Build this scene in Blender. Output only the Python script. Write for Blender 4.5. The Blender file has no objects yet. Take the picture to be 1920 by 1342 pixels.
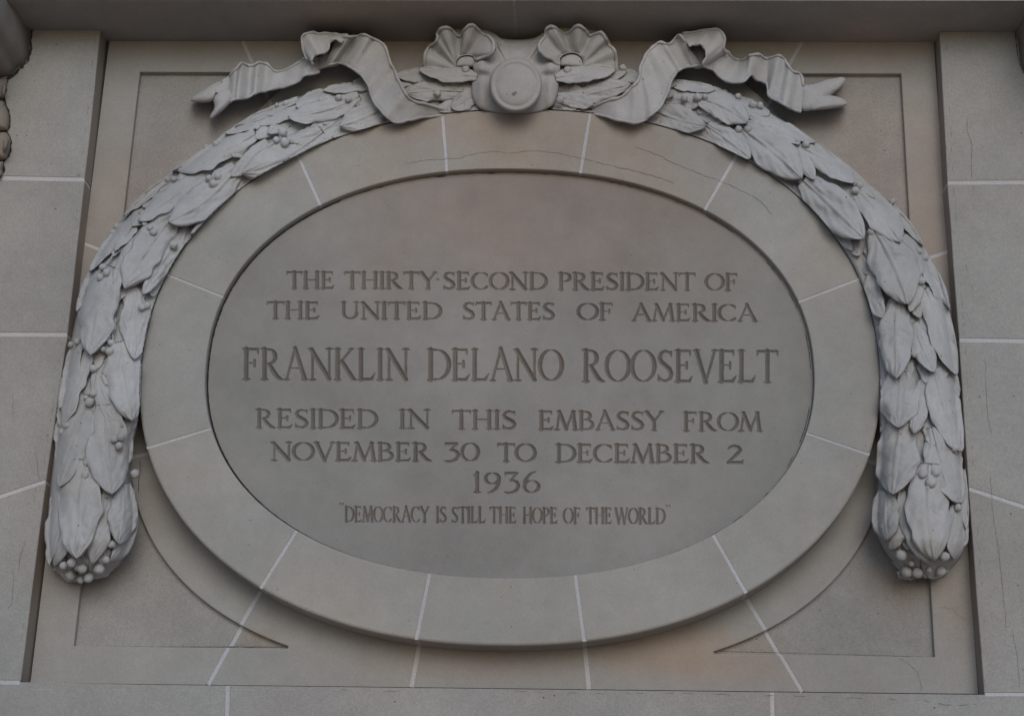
import bpy, math, random
import numpy as np
from mathutils import Matrix, Vector
random.seed(7); rng = np.random.default_rng(7)
C = bpy.context.scene.collection
# ------------------------------------------------------------------ camera
D = 5.5; F = 3000.0; CX, CY = 960.0, 671.0; EYE = np.array([0, 0, 1.6])
PITCH, YAW, ROLL = 0.32916, -0.04645, 0.02383
cp, sp, cy_, sy_ = math.cos(PITCH), math.sin(PITCH), math.cos(YAW), math.sin(YAW)
FW = np.array([sy_*cp, cy_*cp, sp]); RT = np.array([cy_, -sy_, 0.0]); UPV = np.cross(RT, FW)
R2 = RT*math.cos(ROLL)+UPV*math.sin(ROLL); U2 = -RT*math.sin(ROLL)+UPV*math.cos(ROLL)
cam = bpy.data.cameras.new('camera'); co = bpy.data.objects.new('camera', cam); C.objects.link(co)
M = Matrix(((R2[0], U2[0], -FW[0], 0), (R2[1], U2[1], -FW[1], 0), (R2[2], U2[2], -FW[2], EYE[2]), (0, 0, 0, 1)))
co.matrix_world = M
cam.sensor_width = 36; cam.lens = F/1920*36; cam.clip_end = 500; cam.clip_start = 0.05
bpy.context.scene.camera = co
# ------------------------------------------------------------------ light
SUN_EL, SUN_ROT = math.radians(24), math.radians(180-10)
w = bpy.data.worlds.new('World'); bpy.context.scene.world = w; w.use_nodes = True
nt = w.node_tree; bg = nt.nodes['Background']; sk = nt.nodes.new('ShaderNodeTexSky')
sk.sky_type = 'NISHITA'; sk.sun_disc = False; sk.sun_elevation = SUN_EL; sk.sun_rotation = SUN_ROT
sk.air_density = 1.0; sk.dust_density = 1.2; sk.ozone_density = 4.0
nt.links.new(sk.outputs[0], bg.inputs[0]); bg.inputs[1].default_value = 0.095
sl = bpy.data.lights.new('sun', 'SUN'); sl.energy = 0.65; sl.angle = math.radians(34); sl.color = (1, .97, .93)
so = bpy.data.objects.new('sun', sl); C.objects.link(so)
sd = Vector((math.sin(SUN_ROT)*math.cos(SUN_EL), math.cos(SUN_ROT)*math.cos(SUN_EL), math.sin(SUN_EL)))
so.rotation_euler = sd.to_track_quat('Z', 'Y').to_euler(); so.location = (0, -4, 8)
vs = bpy.context.scene.view_settings
vs.view_transform = 'Standard'; vs.look = 'None'; vs.gamma = 1; vs.exposure = 0.27
# ------------------------------------------------------------------ geometry helpers
def P(pts, h):
    """photo-traced direction -> point on the plane h metres in front of the wall face"""
    pts = np.atleast_2d(np.array(pts, float)); h = np.broadcast_to(np.array(h, float), (len(pts),))
    d = FW*F + R2*(pts[:, :1]-CX) - U2*(pts[:, 1:2]-CY)
    return EYE + d/d[:, 1:2]*(D-h)[:, None]
def proj(W):
    v = np.atleast_2d(W)-EYE; z = v@FW
    return np.stack([CX+F*(v@R2)/z, CY-F*(v@U2)/z], -1)
MPP = D/F
_ph = rng.uniform(0, 6.28, (6, 14)); _dr = rng.normal(0, 1, (6, 14, 3))
def fbm(W, scale, k=0):
    """smooth 3D noise from random plane waves, about -1..1"""
    W = np.atleast_2d(W); s = 0
    for o in range(3):
        a = (W/scale*(1.9**o))@_dr[(k+o) % 6].T + _ph[(k+o) % 6]
        s = s + np.sin(a).sum(1)/14**.5/(1.8**o)
    return s*0.6
ORG = {}
def link(name, data, parent=None):
    o = bpy.data.objects.new(name, data); C.objects.link(o)
    if parent is not None: o.parent = parent
    return o
def thing(name, label, cat, loc, group=None):
    o = link(name, None); o.location = loc; ORG[o.name] = np.array(loc, float); o['label'] = label; o['category'] = cat
    o.empty_display_size = .1
    if group: o['group'] = group
    return o
def org(parent):
    while parent is not None and parent.name not in ORG: parent = parent.parent
    return ORG[parent.name] if parent is not None else np.zeros(3)
def mesh(name, V, Fs, mat, parent=None, smooth=False, label=None):
    me = bpy.data.meshes.new(name); V = np.asarray(V)-org(parent)
    me.from_pydata(V.tolist(), [], [tuple(int(i) for i in f) for f in Fs])
    me.materials.append(mat)
    if smooth: me.polygons.foreach_set('use_smooth', [True]*len(me.polygons))
    me.update(); o = link(name, me, parent)
    if label: o['label'] = label
    return o
class MB:
    def __init__(s): s.V = []; s.F = []; s.n = 0
    def add(s, V, Fs):
        V = np.asarray(V, float); s.V.append(V); s.F += [tuple(int(i)+s.n for i in f) for f in Fs]; s.n += len(V)
    def build(s, name, mat, parent=None, smooth=False, label=None):
        return mesh(name, np.concatenate(s.V), s.F, mat, parent, smooth, label)
def gridf(nu, nv, closed=False, flip=False):
    f = []
    for i in range(nu-1):
        for j in range(nv if closed else nv-1):
            j2 = (j+1) % nv
            q = (i*nv+j, i*nv+j2, (i+1)*nv+j2, (i+1)*nv+j)
            f.append(q[::-1] if flip else q)
    return f
def resample(pts, n):
    pts = np.array(pts, float); d = np.r_[0, np.cumsum(np.linalg.norm(np.diff(pts[:, :2], axis=0), axis=1))]
    t = np.linspace(0, d[-1], n); return np.stack([np.interp(t, d, pts[:, k]) for k in range(pts.shape[1])], 1)
def catmull(pts, sub):
    p = np.array(pts, float); n = len(p); q = np.vstack([2*p[0]-p[1], p, 2*p[-1]-p[-2]]); out = []
    for i in range(n-1):
        a, b, c, d = q[i:i+4]
        for k in range(sub):
            t = k/sub; out.append(.5*((2*b)+(-a+c)*t+(2*a-5*b+4*c-d)*t*t+(-a+3*b-3*c+d)*t**3))
    out.append(p[-1]); return np.array(out)
def tube(pts3, r, n=8, mb=None):
    p = np.array(pts3, float); r = np.broadcast_to(np.array(r, float), (len(p),)); T = np.gradient(p, axis=0); T /= np.linalg.norm(T, axis=1)[:, None]+1e-9
    V = []
    for i in range(len(p)):
        a = np.cross(T[i], [.13, .9, .4]); a /= np.linalg.norm(a); b = np.cross(T[i], a)
        for k in range(n):
            an = 2*math.pi*k/n; V.append(p[i]+r[i]*(a*math.cos(an)+b*math.sin(an)))
    f = gridf(len(p), n, True); f.append(tuple(range(n))[::-1]); f.append(tuple((len(p)-1)*n+k for k in range(n)))
    mb.add(V, f)
# ------------------------------------------------------------------ materials
def stone(name, col, mott=.10, grain=.10, pits=.35, bump=.25, warm=None, tints=(), rough=.93):
    m = bpy.data.materials.new(name); m.use_nodes = True; n = m.node_tree; N = n.nodes; L = n.links
    b = N['Principled BSDF']; b.inputs['Roughness'].default_value = rough
    b.inputs['Specular IOR Level'].default_value = .25
    g = N.new('ShaderNodeNewGeometry'); pos = g.outputs['Position']
    oi = N.new('ShaderNodeObjectInfo')
    def noise(sc, det=4, ro=.6, vec=pos):
        t = N.new('ShaderNodeTexNoise'); t.inputs['Scale'].default_value = sc; t.inputs['Detail'].default_value = det
        t.inputs['Roughness'].default_value = ro; L.new(vec, t.inputs['Vector']); return t.outputs['Fac']
    def mr(v, a, b2, c, d):
        t = N.new('ShaderNodeMapRange'); t.inputs[1].default_value = a; t.inputs[2].default_value = b2
        t.inputs[3].default_value = c; t.inputs[4].default_value = d; L.new(v, t.inputs[0]); return t.outputs[0]
    def mth(op, a, b2):
        t = N.new('ShaderNodeMath'); t.operation = op
        for k, v in enumerate((a, b2)):
            if isinstance(v, (int, float)): t.inputs[k].default_value = v
            else: L.new(v, t.inputs[k])
        return t.outputs[0]
    big = mr(noise(1.7, 5, .62), .3, .7, 1-mott, 1+mott)
    mid = mr(noise(14, 5, .7), .3, .7, 1-mott*.45, 1+mott*.45)
    fine = mr(noise(165, 4, .85), .30, .70, 1-grain*1.7, 1+grain*1.5)
    rnd = mr(oi.outputs['Random'], 0, 1, 1-.035, 1+.035)
    val = mth('MULTIPLY', mth('MULTIPLY', big, mid), mth('MULTIPLY', fine, rnd))
    # scattered pinholes
    vo = N.new('ShaderNodeTexVoronoi'); vo.inputs['Scale'].default_value = 26; L.new(pos, vo.inputs['Vector'])
    sx = N.new('ShaderNodeSeparateColor'); L.new(vo.outputs['Color'], sx.inputs[0])
    keep = mth('GREATER_THAN', sx.outputs[0], 1-pits)
    rad = mr(sx.outputs[1], 0, 1, .025, .088)
    pit = mth('MULTIPLY', mth('LESS_THAN', vo.outputs['Distance'], rad), keep)
    # speckled dirt in patches
    sp = mth('MULTIPLY', mr(noise(330, 2, .6), .60, .68, 0, 1), mr(noise(3.1, 4, .6), .5, .66, 0, 1))
    dk = mth('ADD', mth('MULTIPLY', pit, .6), mth('MULTIPLY', sp, .28))
    mul = mth('SUBTRACT', 1.0, dk)
    val = mth('MULTIPLY', val, mul)
    hue = N.new('ShaderNodeMix'); hue.data_type = 'RGBA'
    wc = warm or (col[0]*1.08, col[1]*.99, col[2]*.92)
    hue.inputs[6].default_value = (*col, 1); hue.inputs[7].default_value = (*wc, 1)
    L.new(mr(noise(1.1, 3, .55), .42, .66, 0, 1), hue.inputs[0])
    colout = hue.outputs[2]
    for (sc_, rx, rz, scol, k) in tints:   # irregular tint blotches; upper warm ones paint bounce light into the colour
        df = N.new('ShaderNodeVectorMath'); df.operation = 'SUBTRACT'; L.new(pos, df.inputs[0]); df.inputs[1].default_value = tuple(sc_)
        dv = N.new('ShaderNodeVectorMath'); dv.operation = 'DIVIDE'; L.new(df.outputs[0], dv.inputs[0]); dv.inputs[1].default_value = (rx, 50, rz)
        ln_ = N.new('ShaderNodeVectorMath'); ln_.operation = 'LENGTH'; L.new(dv.outputs[0], ln_.inputs[0])
        wob = mr(noise(2.6, 5, .62), .25, .75, -.45, .45)
        fac = mth('MULTIPLY', mr(mth('ADD', ln_.outputs['Value'], wob), .25, 1.15, 1, 0), k)
        mx = N.new('ShaderNodeMix'); mx.data_type = 'RGBA'; mx.blend_type = 'MULTIPLY'; L.new(fac, mx.inputs[0]); L.new(colout, mx.inputs[6]); mx.inputs[7].default_value = (*scol, 1)
        colout = mx.outputs[2]
    vm = N.new('ShaderNodeVectorMath'); vm.operation = 'SCALE'; L.new(colout, vm.inputs[0]); L.new(val, vm.inputs[3])
    L.new(vm.outputs[0], b.inputs['Base Color'])
    bp = N.new('ShaderNodeBump'); bp.inputs['Strength'].default_value = bump; bp.inputs['Distance'].default_value = .004
    hh = mth('ADD', mth('MULTIPLY', noise(160, 3, .7), .35), mth('MULTIPLY', noise(24, 4, .6), .8))
    hh = mth('SUBTRACT', hh, mth('MULTIPLY', pit, .6))
    L.new(hh, bp.inputs['Height']); L.new(bp.outputs[0], b.inputs['Normal'])
    return m
def plain(name, col, rough=.9):
    m = bpy.data.materials.new(name); m.use_nodes = True; b = m.node_tree.nodes['Principled BSDF']
    n = m.node_tree; t = n.nodes.new('ShaderNodeTexNoise'); t.inputs['Scale'].default_value = 60; t.inputs['Detail'].default_value = 4
    g = n.nodes.new('ShaderNodeNewGeometry'); n.links.new(g.outputs['Position'], t.inputs['Vector'])
    mx = n.nodes.new('ShaderNodeMix'); mx.data_type = 'RGBA'; n.links.new(t.outputs['Fac'], mx.inputs[0])
    mx.inputs[6].default_value = tuple(c*.72 for c in col)+(1,); mx.inputs[7].default_value = tuple(min(1, c*1.28) for c in col)+(1,)
    n.links.new(mx.outputs[2], b.inputs['Base Color'])
    b.inputs['Roughness'].default_value = rough; b.inputs['Specular IOR Level'].default_value = .2; return m
PP = lambda x, y: tuple(P([(x, y)], 0)[0])
PINK = (1.04, .93, .86); ORANGE = (1.08, .86, .68)  # pink and orange tint factors for the blotches
M_WALL = stone('limestone_wall', (.308, .309, .297), .12, .12, .30, .35, warm=(.325, .305, .285))
M_FRAME = stone('limestone_frame', (.318, .315, .300), .10, .07, .22, .22, warm=(.33, .305, .28), tints=[(PP(1250, 1215), .42, .10, ORANGE, .55), (PP(960, 1240), .6, .07, PINK, .6), (PP(190, 1120), .12, .14, ORANGE, .2), (PP(1800, 1120), .12, .14, PINK, .6), (PP(240, 400), .25, .5, PINK, .6), (PP(1720, 380), .25, .5, PINK, .8), (PP(460, 1185), .16, .05, ORANGE, .5)])  # upper pink blotches put warm bounce light into the colour
M_SPAN = stone('limestone_sunk', (.300, .296, .284), .14, .13, .4, .5, warm=(.31, .285, .265), tints=[(PP(1420, 1200), .14, .05, ORANGE, .35), (PP(480, 1190), .16, .05, ORANGE, .5), (PP(1690, 1100), .12, .12, PINK, .9), (PP(320, 320), .3, .25, PINK, .5), (PP(1620, 300), .3, .25, PINK, .6)])  # upper pink blotches paint warm bounce here too
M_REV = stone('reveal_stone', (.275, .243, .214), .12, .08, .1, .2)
M_RING = stone('limestone_ring', (.328, .327, .311), .11, .06, .25, .18, tints=[(PP(960, 250), 1.25, .36, (.965, .875, .81), .95)])  # top tint stands in for warm bounce light on the ring
M_SLAB = stone('tablet_stone', (.258, .254, .240), .13, .07, .45, .20, warm=(.27, .255, .24), tints=[(PP(980, 400), 1.0, .50, (1.02, .90, .84), .9)])  # upper tint paints warm bounce light onto the tablet
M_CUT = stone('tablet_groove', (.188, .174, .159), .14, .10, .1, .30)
M_PLAS = stone('cast_plaster', (.412, .420, .430), .15, .07, .55, .7, warm=(.375, .360, .340), tints=[(PP(960, 160), 1.25, .42, (.98, .945, .905), .9)])  # top tint paints the warmer, less skylit tone into the plaster
M_SOF = stone('soffit_plaster', (.31, .295, .275), .12, .07, .1, .25)
M_MORT = stone('mortar', (.455, .465, .49), .08, .12, .05, .4)
M_CRACK = plain('crack_dirt', (.135, .112, .097))
M_DARK = plain('gap_shade_and_dirt', (.035, .032, .030))
M_GROUND = stone('paving_stone', (.46, .34, .26), .1, .1, .1, .2)
# ------------------------------------------------------------------ closed oval curves
H_RING, H_FR, H_SP = .055, -.08, -.104
H_TAB = H_RING-.028
OUT_PX = [(262,690),(278,839),(295,892),(364,1003),(486,1107),(640,1167),(781,1197),(928,1210),(1095,1200),(1280,1163.6),(1401,1115),(1538,1009),(1612,892),(1627,851),(1650,752),(1651,685),(1635,577),(1617,521),(1540,415),(1378,290),(1250,238),(1107,208),(960,200),(831,214),(700,240),(557,286),(400,395),(315,515),(275,600)]
IN_PX = [(950,318),(640,370.5),(1280,377),(598,382),(503,450),(417,557),(384,705),(399,802),(446,900),(550,996),(640,1029),(808,1075),(932,1083),(1076,1076),(1280,1029),(1340,1003),(1466,892),(1404,450),(1500,562),(1526,685),(1510,810),(838,322),(1090,321)]
def closed_curve(px, h, c, ax, n, K=4, lam=.15):
    W = P(px, h)[:, [0, 2]]; c = np.array(c); v = W-c-[0, EYE[2]]*np.array([0, 1]); th = np.arctan2(v[:, 1]/ax[1], v[:, 0]/ax[0])
    base = lambda t: 1/(np.abs(np.cos(t))**n+np.abs(np.sin(t))**n)**(1/n)
    rr = np.hypot(v[:, 0]/ax[0], v[:, 1]/ax[1])/base(th)-1
    B = lambda t: np.concatenate([[np.ones_like(t)]]+[[np.cos(k*t), np.sin(k*t)] for k in range(1, K+1)]).T
    A = B(th); co_ = np.linalg.solve(A.T@A+lam*np.eye(A.shape[1]), A.T@rr)
    def f(t, s=1.0):
        t = np.atleast_1d(np.array(t, float)); q = base(t)*(1+B(t)@co_)*s
        return np.stack([c[0]+ax[0]*q*np.cos(t), c[1]+EYE[2]+ax[1]*q*np.sin(t)], -1)
    def ang(p, hh=h):
        w_ = P([p], hh)[0][[0, 2]]-c-[0, EYE[2]]; return math.atan2(w_[1]/ax[1], w_[0]/ax[0])
    return f, ang
outer, ang_o = closed_curve(OUT_PX, H_RING, (-.2714, 1.8525), (1.3377, 1.0185), 2.185)
inner, ang_i = closed_curve(IN_PX, H_RING, (-.2735, 1.8468), (1.1009, .7764), 2.22)
def at_h(xz, h):   # lift plan points to depth h
    xz = np.atleast_2d(xz); h = np.broadcast_to(np.array(h, float), (len(xz),)); return np.stack([xz[:, 0], D-h, xz[:, 1]], 1)
# joints: ring inner px, ring outer px
JT = [((1502,565),(1617,521)), ((1331,386),(1378,293)), ((1090,320),(1107,210)), ((838,322),(831,217)), ((598,382),(557,288)), ((417,556),(315,515)),
      ((390,804),(278,839)), ((551,998),(486,1105)), ((805,1076),(781,1197)), ((1079,1077),(1095,1199)), ((1341,1005),(1403,1115)), ((1510,811),(1627,851))]
JA = [(ang_i(a), ang_o(b)) for a, b in JT]
# ------------------------------------------------------------------ oval frame (ring)
ring = thing('oval_frame', 'raised pale stone ring of twelve curved blocks around the inscribed oval tablet', 'stone frame', (outer(-math.pi/2)[0][0], D+.08, outer(-math.pi/2)[0][1]))
def lerp(a, b, t): return a+(b-a)*t
def ring_piece(k, e0, e1, name, mat, dh=0.0, n=34):
    a0i, a0o = JA[k]; a1i, a1o = JA[(k+1) % 12]
    a1i = a0i+((a1i-a0i) % (2*math.pi)); a1o = a0o+((a1o-a0o) % (2*math.pi))
    ti = np.linspace(a0i+e0/1.0, a1i-e1, n); to = np.linspace(a0o+e0*.83, a1o-e1*.83, n)
    I = inner(ti); O = outer(to)
    rows = [(0, -.075), (0, H_RING-.004), (.010, H_RING-.0005), (.03, H_RING)]+[(s, H_RING) for s in (.2, .4, .6, .8)]+[(.96, H_RING), (.985, H_RING-.003), (1.0, H_RING-.010), (1.0, H_FR-.02)]
    V = []
    for s, h in rows:
        xz = I+(O-I)*s; V.append(at_h(xz, h+dh if h > -.02 else h))
    V = np.array(V); nr = len(rows)
    f = gridf(nr, n, flip=True)
    f.append([r*n for r in range(nr)][::1]); f.append([r*n+n-1 for r in range(nr)][::-1])
    V = V.reshape(-1, 3)
    return mesh(name, V, f, mat, ring)
def ring_mortar(k):
    a, b = JA[k]; g = .0058
    ti = np.array([a-g, a+g]); to = np.array([b-g*.83, b+g*.83])
    n = 14; L = []; 
    for s in np.linspace(.004, .996, n):
        q = inner(ti)*(1-s)+outer(to)*s
        c = q.mean(0); q = c+(q-c)*(1+.18*fbm([[c[0]*9, s*3, k]], .8)[0]); L.append(q)
    V = np.array([at_h(q, H_RING-.0022) for q in L]+[at_h(q, H_RING-.03) for q in L]); V = V.reshape(-1, 3)
    f = []
    for i in range(n-1):
        f.append((2*i, 2*i+1, 2*i+3, 2*i+2)); 
    # ends down the outer and inner sides of the ring
    q0, q1 = at_h(L[0], H_RING-.0022), at_h(L[-1], H_RING-.0022)
    c0 = inner(ti)*.999+outer(to)*.001; c1 = inner(ti)*.004+outer(to)*.996
    m = len(V); V = np.vstack([V, at_h(inner(ti), -.07), at_h(outer(to)*1.0, H_FR)])
    f += [(0, 1, m+1, m), (2*n-2, 2*n-1, m+3, m+2)]
    mesh('mortar_joint', V, f, M_MORT, ring)
E_ = .0057
for k in range(12):
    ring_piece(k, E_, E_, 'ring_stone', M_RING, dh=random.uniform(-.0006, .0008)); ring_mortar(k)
# ------------------------------------------------------------------ recessed panel behind the ring (frame, backing oval, sunk spandrels)
panel = thing('recessed_panel', 'square sunken stone panel behind the raised oval ring with sunk corner spandrels', 'stone panel', (outer(-math.pi/2)[0][0], D+.12, P([(960, 1281)], H_FR)[0][2]))
BK_C, BK_A = np.array([-.2757, 1.5314+EYE[2]]), np.array([1.3732, .8201])
BK_A = np.array([1.39, 1.125]); BK_PX = [(536,1210),(458,1170),(355,1100),(288,1026),(258,962),(1340,1220),(1434,1179),(1568,1080),(1635,996),(250,870),(1652,890),(560,138),(1380,140)]
back, ang_b = closed_curve(BK_PX, H_FR, (-.273, 1.80), (1.40, 1.12), 2.1, K=3, lam=.05)
tl, tr, br, bl = [(205,77),(1751,79),(1834,1300),(57,1279)]
itl, itr, ibr, ibl = [(262,135),(1690,138),(1753,1231),(138,1210)]
def tops(p): return P([p], H_FR)[0][[0, 2]]
RO = [tops(p) for p in (tl, tr, br, bl)]; RI = [P([p], H_FR)[0][[0, 2]] for p in (itl, itr, ibr, ibl)]
def hit(S, E, poly):   # parameter along S->E where it leaves the polygon
    best = 9
    for i in range(len(poly)):
        a, b = poly[i], poly[(i+1) % len(poly)]; d = E-S; e = b-a; den = d[0]*e[1]-d[1]*e[0]
        if abs(den) < 1e-12: continue
        t = ((a-S)[0]*e[1]-(a-S)[1]*e[0])/den; u = ((a-S)[0]*d[1]-(a-S)[1]*d[0])/den
        if t > 0 and -1e-9 <= u <= 1+1e-9: best = min(best, t)
    return best
bkpoly = [p for p in back(np.linspace(0, 2*math.pi, 361)[:-1])]
# joint rays in plan: start near the ring, end on the outer rectangle
JF = [((1617,521),(1771,474)), ((1402,262),(1504,79)), ((1105,215),(1121,79)), ((833,215),(813,78)), ((528,240),(455,78)), ((300,512),(160,457)),
      ((278,848),(84,902)), ((486,1108),(393,1278)), ((787,1203),(773,1280)), ((1096,1207),(1104,1288)), ((1400,1120),(1504,1295)), ((1627,862),(1812,928))]
JFW = []
cen = np.array([-.272, 1.85+EYE[2]])
for a, b in JF:
    A, B = tops(a), tops(b); d = (B-A)/np.linalg.norm(B-A)
    t = hit(A-d*.4, A+d*5, RO); E2 = A-d*.4+(d*5.4)*t
    # walk inward so the strip starts well under the ring
    S2 = A-d*.09; JFW.append((S2, E2))
def perim(p):   # position along the outer rectangle, counter-clockwise from the right side
    best = (9, 0); s0 = 0
    seq = [RO[2], RO[1], RO[0], RO[3]]
    for i in range(4):
        a, b = seq[i], seq[(i+1) % 4]; e = b-a; L_ = np.linalg.norm(e); u = np.clip(((p-a)@e)/L_**2, 0, 1); dd = np.linalg.norm(a+e*u-p)
        if dd < best[0]: best = (dd, s0+u*L_)
        s0 += L_
    return best[1], s0
def unper(s):
    seq = [RO[2], RO[1], RO[0], RO[3]]; tot = sum(np.linalg.norm(seq[(i+1) % 4]-seq[i]) for i in range(4)); s = s % tot
    for i in range(4):
        a, b = seq[i], seq[(i+1) % 4]; L_ = np.linalg.norm(b-a)
        if s <= L_: return a+(b-a)*s/L_
        s -= L_
    return a
TOT = perim(RO[0])[1]
corner_s = [perim(c)[0] for c in RO]
def fan_rows(S, E, dh):
    """rows along one ray: (plan, height)"""
    ta, tb = hit(S, E, bkpoly), hit(S, E, RI); L_ = np.linalg.norm(E-S); e = .0035/L_
    if ta+3*e < tb: hs = H_SP; 
    else:
        hs = H_FR; tb = min(tb, .97); ta = min(ta, tb-3*e)
    r = [(0, H_FR-.032), (ta*.5, H_FR-.012), (ta-e, H_FR), (ta, H_FR-.0015), (ta+e*.25, hs), ((ta+tb)/2, hs), (tb-e*.25, hs), (tb, H_FR-.0015), (tb+e, H_FR), ((tb+1)/2, H_FR), (1, H_FR)]
    if hs == H_FR: r[3] = (r[3][0], H_FR); r[7] = (r[7][0], H_FR)
    return [(S+(E-S)*t, h+dh) for t, h in r]
def panel_piece(k, e0, e1, name, mat, dh=0.0, single=False):
    S0, E0 = JFW[k]; S1, E1 = JFW[(k+1) % 12]; s0 = perim(E0)[0]
    if single: s1 = s0; S1, E1 = S0, E0
    else: s1 = s0+((perim(E1)[0]-s0) % TOT)
    s0 += e0; s1 -= e1
    dS = (S1-S0)/(np.linalg.norm(S1-S0)+1e-9) if not single else None
    if single:
        t = E0-S0; t /= np.linalg.norm(t); nn = np.array([t[1], -t[0]])*.0078
        us = [0, 1]; SS = [S0+nn, S0-nn]; EE = [E0+nn, E0-nn]
    else:
        ss = list(np.linspace(s0, s1, max(8, int((s1-s0)/.012)))); extra = []
        for cs in corner_s:
            c2 = s0+((cs-s0) % TOT)
            if s0 < c2 < s1: extra.append(c2)
        SA, SB = S0+dS*e0, S1-dS*e1
        def se(s): u = (s-s0)/(s1-s0); return SA+(SB-SA)*u, unper(s)
        for ci in RI:   # ray through the inner corner
            xs = np.linspace(s0, s1, 200); v = []
            for s in xs:
                a, b = se(s); v.append((b-a)[0]*(ci-a)[1]-(b-a)[1]*(ci-a)[0])
            for i in range(199):
                if v[i]*v[i+1] < 0:
                    a, b = se(xs[i])
                    if (b-a)@(ci-a) > 0: extra.append(xs[i]+(xs[i+1]-xs[i])*v[i]/(v[i]-v[i+1]))
        ss = sorted(ss+extra); SS, EE = zip(*[se(s) for s in ss])
    V = []; nr = 11
    for S, E in zip(SS, EE):
        for xz, h in fan_rows(np.array(S), np.array(E), dh): V.append((xz[0], D-h, xz[1]))
    n = len(SS); V = np.array(V); f = gridf(n, nr, flip=False)
    # thickness at both joint faces
    m = len(V); Vb = V.copy(); Vb[:, 1] = D+.16; V = np.vstack([V, Vb])
    for base, fl in ((0, 0), ((n-1)*nr, 1)):
        for j in range(nr-1):
            q = (base+j, base+j+1, m+base+j+1, m+base+j); f.append(q if fl else q[::-1])
    for i in range(n-1):
        f.append((i*nr, (i+1)*nr, m+(i+1)*nr, m+i*nr)[::-1]); f.append((i*nr+nr-1, (i+1)*nr+nr-1, m+(i+1)*nr+nr-1, m+i*nr+nr-1))
    o = mesh(name, V, f, mat, panel)
    if mat is M_FRAME:
        o.data.materials.append(M_SPAN)
        for i, (S, E) in enumerate(zip(SS[:-1], EE[:-1])):
            hs = [h for _, h in fan_rows(np.array(S), np.array(E), 0)]
            for j in (4, 5):
                if hs[j] == H_SP: o.data.polygons[i*(nr-1)+j].material_index = 1
for k in range(12):
    panel_piece(k, .0075, .0075, 'panel_stone', M_FRAME, dh=random.uniform(-.0005, .0005))
    panel_piece(k, 0, 0, 'mortar_joint', M_MORT, dh=-.0015, single=True)
# ------------------------------------------------------------------ inscription tablet with V-cut letters
def arc(cx, cy, rx, ry, a0, a1, n=14, wf=None):
    out = []
    for i in range(n+1):
        a = math.radians(a0+(a1-a0)*i/n); c = abs(math.cos(a))
        wv = wf(a) if wf else .05+.95*c**1.5
        out.append((cx+rx*math.cos(a), cy+ry*math.sin(a), wv))
    return out
def S_(x, y, l=.13): return [[(x-l, y, .12), (x, y, .55), (x+l, y, .12)]]
def stem(x, y0=0.02, y1=.98, w=1): return [[(x, y0, w), (x, y1, w)]]
def ln(x0, y0, x1, y1, w0, w1=None): return [[(x0, y0, w0), (x1, y1, w0 if w1 is None else w1)]]
def eform(bot=True):
    g = stem(.17)+S_(.17, .99)+S_(.17, .01)+ln(.17, .97, .62, .97, .3)+ln(.61, .97, .65, .82, .45, 0)+ln(.17, .53, .5, .53, .15)+ln(.5, .62, .5, .43, .3)
    if bot: g += ln(.17, .03, .62, .03, .4)+ln(.6, .03, .74, .2, .6, 0)
    return g
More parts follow.
